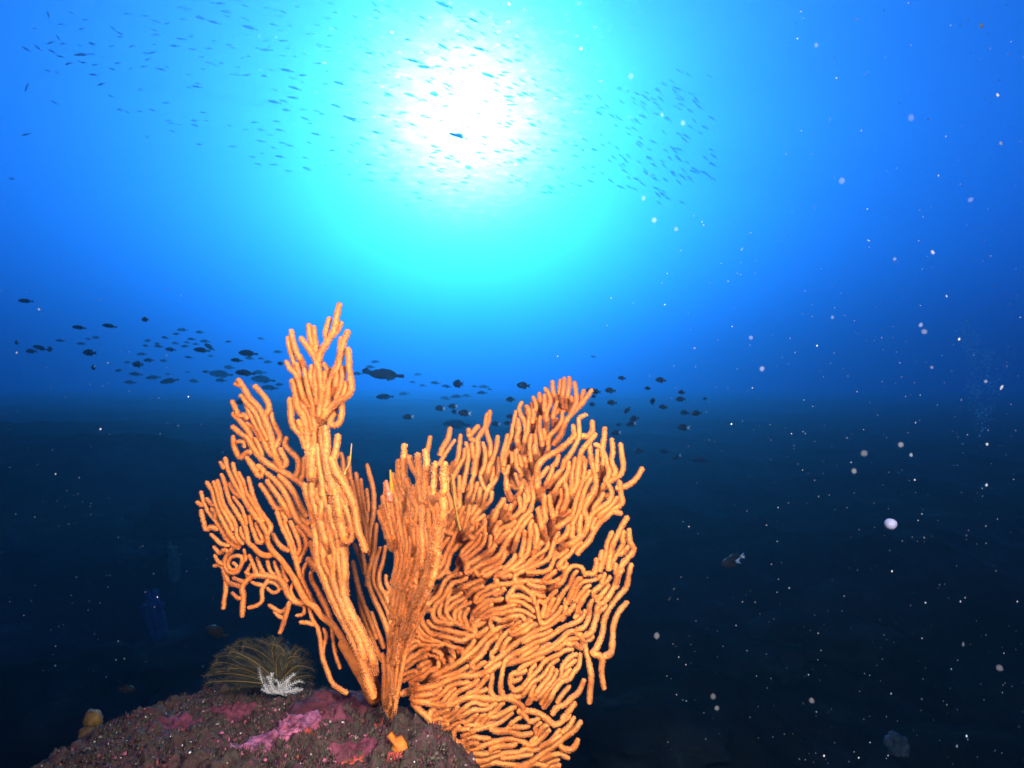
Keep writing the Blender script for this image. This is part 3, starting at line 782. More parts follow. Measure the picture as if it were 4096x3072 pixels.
fanroot = empty('sea_fan', P(1560, 2850, .80), 'large orange sea fan with several upright blades growing from one base on the rock', 'sea fan')
build_fan('A', fanroot, 'fan_blade', None)['label'] = 'small open lacy blade leaning out to the left, with a coiled branch'
build_fan('B', fanroot, 'fan_blade', None)['label'] = 'narrow blade of loose branches left of the tallest column'
build_fan('C', fanroot, 'fan_blade', None)['label'] = 'tallest column of bundled branches with fingers at its top'
build_fan('D', fanroot, 'fan_blade', None)['label'] = 'thin shaded branches behind the gap between the two upright columns'
build_fan('E', fanroot, 'fan_blade', None)['label'] = 'near blade seen edge-on, tapering down to the rock like a wedge'
build_fan('F', fanroot, 'fan_blade', None)['label'] = 'fingered blade rising behind the near edge-on blade'
build_fan('G', fanroot, 'fan_blade', None)['label'] = 'crowded peak of finger branches at the upper right'
build_fan('H', fanroot, 'fan_blade', None)['label'] = 'broad netted blade facing the viewer on the right'
# the bare reddish stem of the small left blade, and the foot all blades share
BR['S'] = [dict(p=p, r=r, hand=True) for p, r in parse('''
2 26 520,770 580,830 640,850 700,840 750,880 800,950 860,1040 910,1140 960,1220 1030,1270 1080,1340 1150,1390 1200,1450 1250,1530 1300,1640 1380,1800 1460,1960
2 22 640,700 660,780 720,850
2 46 1250,1560 1330,1700 1420,1850 1500,2010
2 46 1420,1560 1450,1700 1490,1860 1530,2010''')]
blade_depth = dep
def dep(f, x, y):
    if f != 'S': return blade_depth(f, x, y)
    return blade_depth('A', x, y) - .010 + np.clip((y - 2560) / 200, 0, 1) * (np.clip(x - 1380, 0, 200) * .0002 - .02)
build_fan('S', fanroot, 'stem', None, False, 12)
# ------------------------------------------------------------------ feather star on the rock
fs_dark, t, b = tone_mat('feather_star_arm', [(0, (.15, .085, .016)), (.3, (.12, .065, .012)), (.45, (.035, .03, .02)), (.8, (.075, .062, .04)), (1, (.22, .20, .15))], .6, .2)
fs_pale, t, b = tone_mat('feather_star_pale_arm', [(0, (.50, .42, .36)), (.6, (.48, .47, .50)), (1, (.66, .68, .75))], .6, .2)
FSC, _ = on_rock(1128, 2792); FSC.z += .012
star = empty('feather_star', FSC, 'dark feather star with fanned yellow-ribbed arms and a white feathery centre on the rock', 'feather star')
def feather_arm(pts, r0, pin, mat, tone_pin, n=46, seed=0, name='arm', curl=.5):
    """rib with two rows of pinnules along it; pts are local points root to tip"""
    rs = random.Random(seed); C3 = catmull(np.array(pts, float), .0025); C3 = C3[np.linspace(0, len(C3) - 1, n).astype(int)]
    mb = MB(); Rr = r0 * np.linspace(1, .35, n)
    Pp, RR, ring, V = tube(C3[::-1], Rr[::-1], 5); m = len(Pp); idx = np.arange(m * 5).reshape(m, 5); nx = np.roll(idx, -1, 1)
    mb.add(V.reshape(-1, 3), [np.stack([idx[:-1], nx[:-1], nx[1:], idx[1:]], -1).reshape(-1, 4)], .05)
    T = np.gradient(C3, axis=0); T /= np.linalg.norm(T, axis=1, keepdims=True) + 1e-9
    out = C3 - C3[0] + np.array([0, 0, .02]); side = np.cross(T, np.array([0, 1., 0]) + .3 * out / (np.linalg.norm(out, axis=1, keepdims=True) + 1e-9)); side /= np.linalg.norm(side, axis=1, keepdims=True) + 1e-9
    for i in range(3, n):
        for sg in (-1, 1):
            L = pin * (.55 + .45 * math.sin(math.pi * min(1, i / n * 1.25))) * rs.uniform(.8, 1.1)
            d = side[i] * sg * .85 + T[i] * .55 + np.array([0, rs.uniform(-.25, .25), 0]); d /= np.linalg.norm(d)
            a = C3[i]; mid = a + d * L * .55; e = a + d * L + T[i] * L * .25; w = r0 * .62; nn = T[i] * w; y = np.array([0, w, 0])
            mb.add([a + nn, a - nn, a + y, mid + nn * .7, mid - nn * .7, mid + y * .7, e], [np.array([[0, 1, 4, 3], [1, 2, 5, 4], [2, 0, 3, 5]]), np.array([[3, 4, 6], [4, 5, 6], [5, 3, 6]])], [.5, .5, .5, tone_pin, tone_pin, tone_pin, 1])
    return mb.build(name, mat, star)
rs = random.Random(3)
tips = [(930, 372), (945, 410), (965, 455), (985, 475), (975, 300), (1000, 260), (1015, 238), (1050, 208), (1085, 200), (1120, 168), (1165, 160), (1205, 158), (1250, 165), (1290, 150), (1330, 150), (1370, 148), (1405, 170), (1440, 195), (1475, 215), (1510, 240), (1530, 280), (1545, 330), (1550, 380), (1540, 415), (1100, 260), (1180, 240), (1270, 230), (1360, 240), (1430, 280), (1060, 330), (1480, 330), (1030, 400), (955, 340), (990, 350), (1035, 285), (1075, 230), (1145, 200), (1225, 190), (1310, 185), (1345, 200), (1400, 230), (1460, 260), (1500, 290), (1520, 370)]
for i, (vx, vy) in enumerate(tips):
    px, py = 200 + vx * .678, 2450 + vy * .678
    dy = rs.uniform(-.05, .09); e = np.array(P(px, py, FSC.y + dy) - FSC)
    ln = np.linalg.norm(e); up = np.array([0, 0, 1.])
    root = np.array([rs.uniform(-.010, .012), rs.uniform(-.006, .01), 0])
    k1 = rs.uniform(.03, .11); p1 = root + e * .35 + up * ln * k1; p2 = root + e * .72 + up * ln * k1; sg = 1 if e[0] > 0 else -1
    last = e + np.array([sg * ln * rs.uniform(.02, .07), 0, -ln * rs.uniform(.01, .08)])
    feather_arm([root, p1, p2, e, last], .00075, .0125, fs_dark, .62, 64, i)
pale = [(1232, 330), (1250, 455), (1262, 430), (1285, 380), (1310, 360), (1335, 400), (1355, 430), (1372, 470), (1400, 400), (1418, 440), (1440, 365), (1470, 405), (1300, 450), (1330, 470), (1395, 470), (1460, 450), (1488, 455)]
for i, (vx, vy) in enumerate(pale):
    px, py = 200 + vx * .678, 2450 + vy * .678
    e = np.array(P(px, py, FSC.y - rs.uniform(.012, .03)) - FSC); ln = np.linalg.norm(e)
    root = np.array([e[0] * .30 + rs.uniform(-.006, .006), -.008, -.004])
    feather_arm([root, root * .6 + e * .4 + np.array([(rs.random() - .5) * .012, -.008, ln * .1]), e, e + np.array([(rs.random() - .5) * .012, .002, -.003])],   .0008, .0065, fs_pale, .6, 30, 100 + i, 'pale_arm')
iv2, jf2 = ico(2)
mb = MB(); mb.add(iv2 * np.array([.014, .012, .009]), [jf2], .5); mb.build('disc', fs_dark, star)

# ------------------------------------------------------------------ small life on the fan and the rock
def strand(name, view, pts, r, D, mat, label, cat):
    ox, oy, k = VIEWS[view]; p = catmull(poly2(pts) * k + (ox, oy), 5)
    D = np.linspace(D[0], D[1], len(p)); P3 = np.stack([(p[:, 0] - 2048) / F * D, D, (1536 - p[:, 1]) / F * D], -1)
    c = P3[-1]; n = len(P3); Pp, Rr, ring, V = tube(P3 - c, np.full(n, r) * np.linspace(.5, 1, n) * (1 + .3 * vnoise(np.stack([np.arange(n) / 2.5, 0 * D, 0 * D], -1))), 7)
    m = len(Pp); idx = np.arange(m * 7).reshape(m, 7); nx = np.roll(idx, -1, 1); mb = MB()
    mb.add(np.concatenate([V.reshape(-1, 3), Pp[:1], Pp[-1:]]), [np.stack([idx[:-1], nx[:-1], nx[1:], idx[1:]], -1).reshape(-1, 4), np.stack([nx[0], idx[0], np.full(7, m * 7)], -1), np.stack([idx[-1], nx[-1], np.full(7, m * 7 + 1)], -1)])
    return tag(mb.build(name, mat, None, True, c), label, cat)
yst = simple_mat('yellow_strand', (.45, .24, .04), (.62, .38, .10), 300, .7)
ost = simple_mat('bright_orange_arm', (.45, .13, .006), (.55, .19, .012), 300, .5)
rst = simple_mat('red_banded_arm', (.40, .03, .02), (.75, .25, .15), 500, .5)
strand('hydroid_strand', '2', '1320,-50 1312,40 1300,110 1275,160 1262,200', .0013, (.80, .82), yst, 'thin yellowish strand standing up beside the tallest column of the sea fan', 'hydroid')
strand('hydroid_strand', '3', '590,860 600,960 610,1060 625,1150 640,1230 655,1290', .0012, (.70, .76), yst, 'hair-thin drooping strand behind the edge-on blade of the sea fan', 'hydroid')
strand('brittle_star_arm', '2', '1632,165 1636,230 1642,300 1638,370 1630,420', .0022, (.725, .73), ost, 'bright orange brittle star arm standing on the left tip of the edge-on blade', 'brittle star')
strand('brittle_star_arm', '2', '1600,250 1608,300 1622,350 1628,410', .0032, (.722, .728), rst, 'red banded brittle star arm curled beside the bright orange one', 'brittle star')

# ------------------------------------------------------------------ fish
def fish_mesh(prof, tailf, fins, wid=.34, n=18, k=10):
    """head towards -X, unit length; prof = half heights along the body (top, bottom)"""
    mb = MB(); u = np.linspace(0, 1, n); px = prof[:, 0]
    up = np.interp(u, px, prof[:, 1]); dn = np.interp(u, px, prof[:, 2])
    for _ in range(2): up[1:-1] = .5 * up[1:-1] + .25 * (up[:-2] + up[2:]); dn[1:-1] = .5 * dn[1:-1] + .25 * (dn[:-2] + dn[2:])
    a = np.linspace(0, 2 * np.pi, k, endpoint=False); x = -.5 + u * prof[-1, 3]
    V = np.stack([np.repeat(x[:, None], k, 1), np.outer((up + dn) * wid, np.cos(a)), np.where(np.sin(a) > 0, up[:, None] * np.sin(a), dn[:, None] * np.sin(a))], -1)
    idx = np.arange(n * k).reshape(n, k); nx = np.roll(idx, -1, 1)
    mb.add(np.concatenate([V.reshape(-1, 3), [[x[0] - .004, 0, 0], [x[-1], 0, 0]]]), [np.stack([idx[:-1], idx[1:], nx[1:], nx[:-1]], -1).reshape(-1, 4), np.stack([idx[0], nx[0], np.full(k, n * k)], -1), np.stack([nx[-1], idx[-1], np.full(k, n * k + 1)], -1)])
    def fin(o, th=.010):
        o = np.array(o); q = len(o); i = np.arange(q); j = (i + 1) % q; c = o.mean(0)
        Vf = [[p[0], -th / 2, p[1]] for p in o] + [[p[0], th / 2, p[1]] for p in o] + [[c[0], -th, c[1]], [c[0], th, c[1]]]
        return np.array(Vf), [np.stack([i, j, np.full(q, 2 * q)], -1), np.stack([j + q, i + q, np.full(q, 2 * q + 1)], -1), np.stack([i, i + q, j + q, j], -1)]
    return mb, fin(tailf), [fin(f) for f in fins]
KIND = {
 'fusilier': (np.array([(0, .005, .005, .84), (.08, .045, .04, .84), (.25, .085, .08, .84), (.45, .095, .09, .84), (.7, .065, .06, .84), (.9, .026, .024, .84), (1, .020, .020, .84)]),
              [(.32, .015), (.50, .085), (.43, 0), (.50, -.085), (.32, -.015)],
              [[(-.12, .075), (-.05, .115), (.2, .06), (.25, .03)], [(.05, -.07), (.08, -.10), (.24, -.045), (.2, -.03)]]),
 'parrotfish': (np.array([(0, .02, .02, .84), (.05, .07, .055, .84), (.2, .145, .11, .84), (.4, .17, .135, .84), (.6, .145, .12, .84), (.8, .075, .075, .84), (.93, .045, .045, .84), (1, .045, .045, .84)]),
              [(.31, .045), (.40, .05), (.49, .058), (.50, .0), (.49, -.058), (.40, -.05), (.31, -.045)],
              [[(-.22, .14), (-.15, .185), (.1, .165), (.27, .085), (.25, .05)], [(0, -.12), (.04, -.165), (.22, -.11), (.26, -.05)]]),
 'damselfish': (np.array([(0, .03, .03, .74), (.08, .12, .10, .74), (.25, .215, .19, .74), (.45, .245, .225, .74), (.65, .20, .19, .74), (.85, .10, .10, .74), (1, .055, .055, .74)]),
              [(.20, .05), (.34, .09), (.50, .165), (.40, .0), (.50, -.165), (.34, -.09), (.20, -.05)],
              [[(-.25, .19), (-.15, .275), (.1, .245), (.24, .12), (.2, .06)], [(-.05, -.20), (.02, -.28), (.18, -.20), (.24, -.10), (.2, -.06)]]),
}
fdark = simple_mat('dark_fish_skin', (.016, .030, .050), (.030, .050, .075), 60, .6, .3)  # dark skin, lightened a little: some water haze is put into the colour
fblue = simple_mat('school_fish_skin', (.12, .38, .46), (.18, .46, .55), 40, .5, .3)  # silvery skin painted paler, standing in for light scattered by the water
fgold = simple_mat('yellow_fish_skin', (.045, .024, .005), (.07, .04, .008), 60, .6, .3)
fwhite = simple_mat('pale_tail', (.75, .85, .9), (.85, .92, .95), 60, .6, .3)
eyem = simple_mat('fish_eye', (.004, .004, .004), (.01, .01, .01), 60, .2, .6)
PROTO = {}
def fish_proto(kind, skin, tailskin, detail):
    key = (kind, skin.name, tailskin.name, detail)
    if key in PROTO: return PROTO[key]
    body, tl, fins = fish_mesh(*KIND[kind], n=18 if detail else 12, k=10 if detail else 6)
    parts = []
    def keep(name, mb, mat):
        o = mb.build(name, mat); me = o.data; bpy.data.objects.remove(o); parts.append((name, me))
    if not detail:
        body.add(*tl)
        for f in fins: body.add(*f)
        keep('body', body, skin)
    else:
        keep('body', body, skin)
        m = MB(); m.add(*tl); keep('tail_fin', m, tailskin)
        for nm, f in zip(('dorsal_fin', 'anal_fin'), fins): m = MB(); m.add(*f); keep(nm, m, skin)
        hh = KIND[kind][0][2][1]
        for sg in (-1, 1):
            m = MB(); m.add(iv2 * .016 + np.array([-.40, sg * hh * .55, hh * .30]), [jf2]); keep('eye', m, eyem)
            o = np.array([(-.16, -.02), (-.10, .03), (.0, .01), (.01, -.05), (-.10, -.06)]); yw = hh * .70
            m = MB(); c = o.mean(0); q = len(o); i = np.arange(q); j = (i + 1) % q
            Vf = [[p[0], sg * (yw + .25 * (p[0] + .16)), p[1]] for p in o] + [[p[0], sg * (yw + .25 * (p[0] + .16) + .008), p[1]] for p in o]
            m.add(Vf, [np.stack([i, i + q, j + q, j], -1), i[None, ::-1], (i + q)[None]]); keep('pectoral_fin', m, skin)
    PROTO[key] = parts; return parts
def fish(px, py, plen, D, kind='parrotfish', tilt=0., yaw=0., skin=None, tailskin=None, detail=True, label='', group=None, name=None, cat='fish', flip=False):
    if py < 1400: D = min(D, 9.3 * F / (1536 - py))
    skin = skin or fdark; tailskin = tailskin or skin; parts = fish_proto(kind, skin, tailskin, detail)
    s = plen / F * D / max(.35, math.cos(yaw)); loc = P(px, py, D)
    rot = (Matrix.Rotation(math.radians(tilt), 4, 'Y') @ Matrix.Rotation(yaw + (math.pi if flip else 0), 4, 'Z')).to_euler()
    name = name or kind
    if detail:
        r = empty(name, loc, label, cat, group); r.rotation_euler = rot; r.scale = (s, s, s)
        for nm, me in parts:
            o = bpy.data.objects.new(nm, me); COL.objects.link(o); o.parent = r
    else:
        r = bpy.data.objects.new(name, parts[0][1]); COL.objects.link(r); tag(r, label, cat, group)
        r.location = loc; r.rotation_euler = rot; r.scale = (s, s, s)
    return r
rf = random.Random(21)
def v3(x, y): return x * .5425, 1150 + y * .5425          # left band close-up to photo pixels
def v4(x, y): return 1400 + x * .678, 1400 + y * .678      # centre and right band
# (x, y, length in the close-up, distance, kind, tilt, yaw, label)
BIG = [
 (v4, 215, 148, 207, 3.0, 'parrotfish', 4, .1, 'largest dark fish silhouette, just right of the tallest sea fan column'),
 (v4, 100, 125, 66, 3.6, 'damselfish', 0, .5, 'small dark fish whose tail touches the head of the largest fish'),
 (v3, 1830, 487, 152, 3.4, 'parrotfish', 4, .1, 'dark fish second nearest the left of the tallest column, above another like it'),
 (v3, 1808, 632, 146, 3.3, 'parrotfish', 5, .1, 'dark fish just above the tips of the narrow left blade of the sea fan'),
 (v3, 1488, 463, 120, 3.6, 'parrotfish', 6, .1, 'dark fish left of the pair beside the tallest column, overlapping a paler one'),
 (v3, 1545, 440, 100, 5.6, 'parrotfish', 28, .3, 'paler fish nose-up behind a dark fish left of the tallest column'),
 (v3, 1745, 537, 98, 4.6, 'parrotfish', 4, .2, 'mid blue fish between two dark fish left of the tallest column'),
 (v3, 1258, 458, 92, 5.6, 'parrotfish', 4, .2, 'mid blue fish under the loose cluster of faint fish at left'),
 (v3, 1098, 537, 86, 6.4, 'parrotfish', -2, .2, 'faint long fish below the loose cluster at left'),
 (v3, 190, 100, 100, 4.2, 'parrotfish', 2, .2, 'dark fish highest and farthest left in the mid-water band'),
 (v3, 585, 296, 96, 3.9, 'parrotfish', 6, .2, 'left one of two dark fish side by side below the highest fish'),
 (v3, 808, 285, 96, 4.1, 'parrotfish', 8, .3, 'right one of two dark fish side by side at left'),
 (v3, 1072, 236, 68, 3.9, 'damselfish', 2, .3, 'small dark fish alone above the loose cluster at left'),
 (v3, 663, 481, 54, 3.9, 'damselfish', 0, 1.0, 'rounded dark fish seen head-on at left, upper of two'),
 (v3, 690, 590, 48, 3.9, 'damselfish', 0, 1.0, 'rounded dark fish seen head-on at left, lower of two'),
 (v3, 1018, 567, 42, 3.8, 'damselfish', 0, 1.1, 'smallest rounded dark fish, beside the faint long fish'),
 (v3, 300, 448, 85, 6.0, 'parrotfish', 20, .6, 'upper blurry fish of a trio near the left edge'),
 (v3, 232, 470, 60, 6.2, 'damselfish', 0, .6, 'left blurry fish of a trio near the left edge'),
 (v3, 370, 455, 66, 6.0, 'damselfish', -10, .5, 'right blurry fish of a trio near the left edge'),
 (v3, 125, 405, 50, 5.4, 'damselfish', 0, .8, 'blurry rounded fish hard by the left edge'),
 (v3, 1775, 845, 75, 4.6, 'damselfish', 0, .3, 'dark fish half hidden behind the fingers of the narrow left blade'),
 (v3, 2070, 560, 56, 5.2, 'damselfish', 0, .3, 'small fish half hidden by the left edge of the tallest column'),
 (v3, 1630, 640, 165, 9.5, 'parrotfish', 4, .2, 'big faint fish deep behind the dark fish at left'),
 (v3, 1250, 690, 118, 7.2, 'parrotfish', -12, .4, 'faint fish nose-down low over the reef at left'),
 (v3, 1940, 680, 170, 9.5, 'parrotfish', 6, .2, 'big faint fish behind the tips of the narrow left blade'),
 (v3, 1990, 740, 120, 8.5, 'parrotfish', 4, .2, 'faint fish low beside the tallest column, near the reef'),
 (v4, 205, 277, 108, 5.0, 'parrotfish', -2, .1, 'slim dark fish below the largest fish'),
 (v4, 630, 440, 162, 5.6, 'parrotfish', 3, .1, 'big dim fish above the tips of the fingered blade'),
 (v4, 640, 200, 54, 3.2, 'damselfish', 0, 1.0, 'rounded dark fish in open water right of the largest fish'),
 (v4, 1025, 210, 84, 3.0, 'damselfish', 4, .15, 'dark fork-tailed fish left of the right-hand peak'),
 (v4, 948, 292, 56, 3.2, 'damselfish', 0, .5, 'dark fish close to the left slope of the right-hand peak'),
 (v4, 533, 344, 64, 3.0, 'damselfish', 2, .4, 'white-tailed dark fish, leftmost of a loose row of four'),
 (v4, 608, 332, 56, 3.1, 'damselfish', -2, .4, 'white-tailed dark fish, uppermost of a loose row of four'),
 (v4, 618, 364, 44, 3.5, 'damselfish', 2, .5, 'white-tailed paler fish, smallest of a loose row of four'),
 (v4, 678, 373, 80, 2.8, 'damselfish', 3, .2, 'white-tailed dark fish, largest of a loose row of four'),
 (v4, 345, 395, 66, 3.2, 'damselfish', -4, .3, 'white-tailed dark fish alone above the edge-on blade'),
 (v4, 945, 393, 46, 3.4, 'damselfish', 0, .6, 'upper of two dark fish against the left slope of the right-hand peak'),
 (v4, 928, 432, 46, 3.4, 'damselfish', 0, .6, 'lower of two dark fish against the left slope of the right-hand peak'),
 (v4, 862, 437, 56, 3.6, 'damselfish', 0, .3, 'white-tailed fish between the fingered blade and the right-hand peak'),
 (v4, 1452, 246, 64, 3.0, 'damselfish', 6, .3, 'dark fish touching the tip of the right-hand peak'),
 (v4, 1415, 238, 46, 3.3, 'damselfish', -6, .6, 'dark fish partly hidden by the longest finger of the right-hand peak'),
 (v4, 1440, 273, 32, 3.9, 'damselfish', 0, .8, 'tiny dark fish just below the one touching the right-hand peak'),
 (v4, 1430, 320, 34, 4.0, 'damselfish', 0, .9, 'tiny dim fish near the upper right slope of the fan'),
 (v4, 1537, 239, 64, 2.9, 'damselfish', 4, .4, 'plump dark fish right of the right-hand peak'),
 (v4, 1605, 166, 48, 3.2, 'damselfish', 6, .3, 'highest small dark fish right of the peak'),
 (v4, 1547, 311, 60, 3.1, 'damselfish', 2, .3, 'dark fish below the plump one right of the peak'),
 (v4, 1637, 354, 52, 3.2, 'damselfish', -52, .3, 'dark fish nose-down, tilted steeply, right of the peak'),
 (v4, 1835, 178, 64, 3.0, 'damselfish', 8, .3, 'dark fish highest at the far right of the band'),
 (v4, 1757, 226, 42, 3.4, 'damselfish', 4, .3, 'small dark fish left below the highest one at right'),
 (v4, 1957, 250, 50, 3.3, 'damselfish', 4, .3, 'upper of two dark fish one above the other at right'),
 (v4, 1953, 290, 58, 3.2, 'damselfish', -4, .3, 'lower of two dark fish one above the other at right'),
 (v4, 1785, 304, 44, 3.4, 'damselfish', 70, .8, 'small dark fish turned upright at right'),
 (v4, 1850, 337, 54, 3.5, 'damselfish', 4, .3, 'dim fish right of the upright one'),
 (v4, 1975, 370, 54, 3.9, 'damselfish', 4, .3, 'dim fish left of a darker one at the far right'),
 (v4, 2045, 373, 68, 3.2, 'damselfish', -3, .2, 'dark fish, the farthest right of the bold ones'),
 (v4, 2095, 287, 30, 4.5, 'damselfish', 0, .5, 'tiny faint fish at the far right of the band'),
 (v4, 1678, 404, 64, 3.6, 'damselfish', -4, .3, 'upper of an overlapping pair of dark fish right of the fan'),
 (v4, 1660, 436, 66, 3.7, 'damselfish', -8, .2, 'white-tailed lower fish of an overlapping pair right of the fan'),
 (v4, 1968, 457, 78, 3.8, 'damselfish', 3, .2, 'white-tailed dim fish low at the far right'),
 (v4, 1570, 490, 66, 3.7, 'damselfish', -6, .3, 'white-tailed dim fish beside the upright fingers of the broad blade'),
 (v4, 1585, 440, 36, 4.6, 'damselfish', 0, .4, 'tiny dim fish above the upright fingers of the broad blade'),
 (v4, 1705, 598, 64, 3.9, 'damselfish', -4, .3, 'dim fish right of the fingers of the broad blade, near the reef'),
 (v4, 1855, 598, 52, 4.2, 'damselfish', 2, .3, 'dim fish over the dark reef at right'),
 (v4, 2065, 650, 100, 4.6, 'parrotfish', 4, .2, 'large dim fish low over the dark reef at right'),
 (v4, 1930, 630, 56, 4.0, 'damselfish', -20, .3, 'white-tailed dim fish low over the dark reef at right'),
]
WT = 'white-tailed'
for f, x, y, ln, D, kind, tilt, yaw, lb in BIG:
    px, py = f(x, y); k = (.5425 if f is v3 else .678)
    fish(px, py, ln * k, D, kind, tilt, yaw * (1 if rf.random() < .5 else -1), tailskin=fwhite if WT in lb else None, label=lb, cat='fish', group='fish over the reef')
faint = [(1345, 313, 75), (1475, 330, 65), (1300, 342, 62), (1218, 370, 60), (1090, 392, 65), (1412, 381, 60), (1512, 398, 75), (1295, 412, 65), (1380, 405, 50), (1445, 418, 55), (1160, 415, 50), (1170, 435, 65), (1075, 430, 60), (1365, 433, 65), (1685, 400, 55), (1925, 378, 55), (1045, 492, 65), (1205, 540, 65), (1390, 515, 55), (1555, 505, 50), (1840, 522, 75), (1925, 524, 50), (445, 392, 60), (600, 415, 65), (710, 370, 70), (650, 380, 40), (875, 612, 65), (1520, 622, 65), (1690, 590, 95), (1910, 628, 105), (2060, 716, 70), (960, 700, 90), (1000, 640, 90), (1430, 690, 90), (1130, 665, 105), (1630, 685, 90), (1975, 550, 75), (2050, 475, 65), (1240, 640, 40), (940, 552, 55), (1385, 622, 30)]
for x, y, ln in faint:
    px, py = v3(x, y)
    fish(px, py, ln * .5425, rf.uniform(8.5, 13.5), 'parrotfish', rf.uniform(-6, 8), rf.uniform(-.4, .4), detail=False, label='faint blue fish in the loose cluster left of the tallest sea fan column', group='faint fish left of the fan', cat='fish')
for x, y, ln in [(120, 100, 60), (150, 70, 55), (400, 145, 50), (318, 258, 65), (505, 195, 58), (735, 215, 40), (790, 218, 65), (825, 232, 35), (780, 253, 65), (565, 285, 65), (630, 275, 75), (690, 270, 50), (45, 140, 65), (790, 395, 40), (370, 190, 40), (430, 210, 45), (570, 215, 60), (1435, 40, 35)]:
    px, py = v4(x, y)
    fish(px, py, ln * .678, rf.uniform(8.5, 13.5), 'parrotfish', rf.uniform(-6, 8), rf.uniform(-.4, .4), detail=False, label='faint blue fish in hazy water between the tallest column and the right-hand peak', group='faint fish behind the fan', cat='fish')
fish(2945, 2232, 76, 3.2, 'damselfish', -10, .3, fgold, fwhite, True, 'upper of two dull yellow white-tailed fish right of the broad blade', None, 'damselfish')
fish(2925, 2250, 84, 3.0, 'damselfish', -8, .2, fgold, fwhite, True, 'lower of two dull yellow white-tailed fish right of the broad blade', None, 'damselfish')
fish(505, 2757, 62, 1.9, 'damselfish', 4, .2, fgold, fgold, True, 'small orange fish low over the dark reef left of the feather star', None, 'damselfish', flip=True)
fish(868, 2530, 92, 2.3, 'damselfish', 35, .3, fgold, fgold, True, 'dull olive yellow fish pointing up above the feather star', None, 'damselfish')

# the school under the sunlit surface
def r1(x, y): return x * .633, y * .633
def r2(x, y): return 1400 + x * .678, y * .678
SCH = []
for x, y, ln in [(640, 803, 122), (770, 290, 102), (380, 360, 100), (445, 395, 112), (555, 278, 85), (825, 447, 110), (735, 122, 88), (555, 30, 115), (200, 682, 68), (160, 782, 78), (358, 562, 85), (232, 558, 75), (500, 562, 80), (258, 832, 56), (370, 735, 58), (10, 703, 100), (1035, 937, 60), (1090, 470, 52), (1040, 555, 70), (1085, 740, 60), (940, 730, 55), (430, 105, 60), (345, 235, 60), (660, 210, 65), (120, 315, 70), (500, 865, 60)]:
    px, py = r2(x, y); SCH.append((px, py, ln * .678, rf.uniform(11, 13), rf.uniform(14, 24)))
NB = len(SCH)
for x, y, ln, a in [(1270, 115, 75, 12), (1355, 142, 85, 12), (1580, 175, 110, 14), (1735, 157, 65, 8), (1425, 75, 70, 10), (1395, 22, 75, 8), (1790, 258, 65, 5), (1685, 316, 85, -3), (1815, 445, 95, 14), (1915, 475, 70, 8), (2150, 528, 95, 18), (1865, 558, 85, 12), (1850, 617, 70, 0), (1735, 645, 85, 4), (1795, 640, 65, 16), (2130, 672, 85, 22), (1810, 695, 65, 14), (1560, 474, 65, 0), (1245, 548, 70, 3), (1150, 247, 65, 0), (1105, 290, 70, 4), (1015, 438, 70, 14), (965, 332, 65, 4), (515, 345, 90, -14), (515, 348, 60, 4), (320, 270, 55, -18), (368, 240, 45, 60), (240, 303, 50, 45), (165, 310, 60, 30), (330, 325, 50, 20), (385, 358, 50, 8), (435, 402, 65, -4), (530, 395, 50, 4), (590, 472, 60, 4), (640, 532, 60, -8), (170, 550, 65, -75), (345, 648, 45, 30), (700, 607, 50, 20), (715, 180, 45, 45), (305, 95, 60, 70), (75, 1130, 50, 15), (165, 850, 60, -15), (585, 275, 50, 18), (1055, 147, 50, -12), (515, 182, 45, -8), (1450, 285, 50, 4), (1790, 75, 60, 18), (1230, 762, 60, 8), (1260, 912, 50, 10), (1770, 990, 60, 6), (2000, 848, 75, 10), (1770, 822, 60, 8), (1930, 750, 60, 14)]:
    px, py = r1(x, y); SCH.append((px, py, ln * .633, rf.uniform(12.5, 15) if px > 420 else rf.uniform(8, 10), a))
NL = len(SCH)
def scatter(poly, n, conv, lo, hi, tl, D, k):
    poly = np.array(poly, float); a, b = poly.min(0), poly.max(0); got = 0
    while got < n:
        p = (rf.uniform(a[0], b[0]), rf.uniform(a[1], b[1]))
        if not inside(poly, p): continue
        px, py = conv(*p)
        if py < -20: continue
        SCH.append((px, py, rf.uniform(lo, hi) * k, rf.uniform(*D), rf.uniform(*tl))); got += 1
scatter([(1450, 560), (1960, 400), (2130, 430), (2150, 750), (2200, 1080), (1900, 1230), (1500, 1080)], 130, r2, 36, 60, (22, 46), (16, 20), .678)
scatter([(930, 480), (1300, 500), (1500, 560), (1500, 1080), (1300, 1150), (900, 1120)], 90, r2, 36, 60, (10, 34), (16, 20), .678)
N2 = len(SCH)
scatter([(0, 0), (640, 0), (900, 130), (1150, 300), (1250, 420), (1000, 600), (300, 620), (0, 450)], 90, r2, 36, 64, (12, 34), (15, 20), .678)
scatter([(0, 450), (950, 600), (920, 1000), (400, 1240), (0, 1100)], 70, r2, 34, 62, (2, 26), (15, 20), .678)
scatter([(900, -30), (2212, -30), (2212, 1150), (1500, 1050), (1000, 800)], 120, r1, 34, 62, (-4, 20), (15, 20), .633)
scatter([(200, 100), (900, 0), (1000, 900), (500, 700), (250, 450)], 30, r1, 34, 55, (-20, 30), (10, 13), .633)
order = sorted(range(len(SCH)), key=lambda i: (i >= NL, -SCH[i][2]))
named = set(order[:300]); rest = [i for i in order if i not in named]
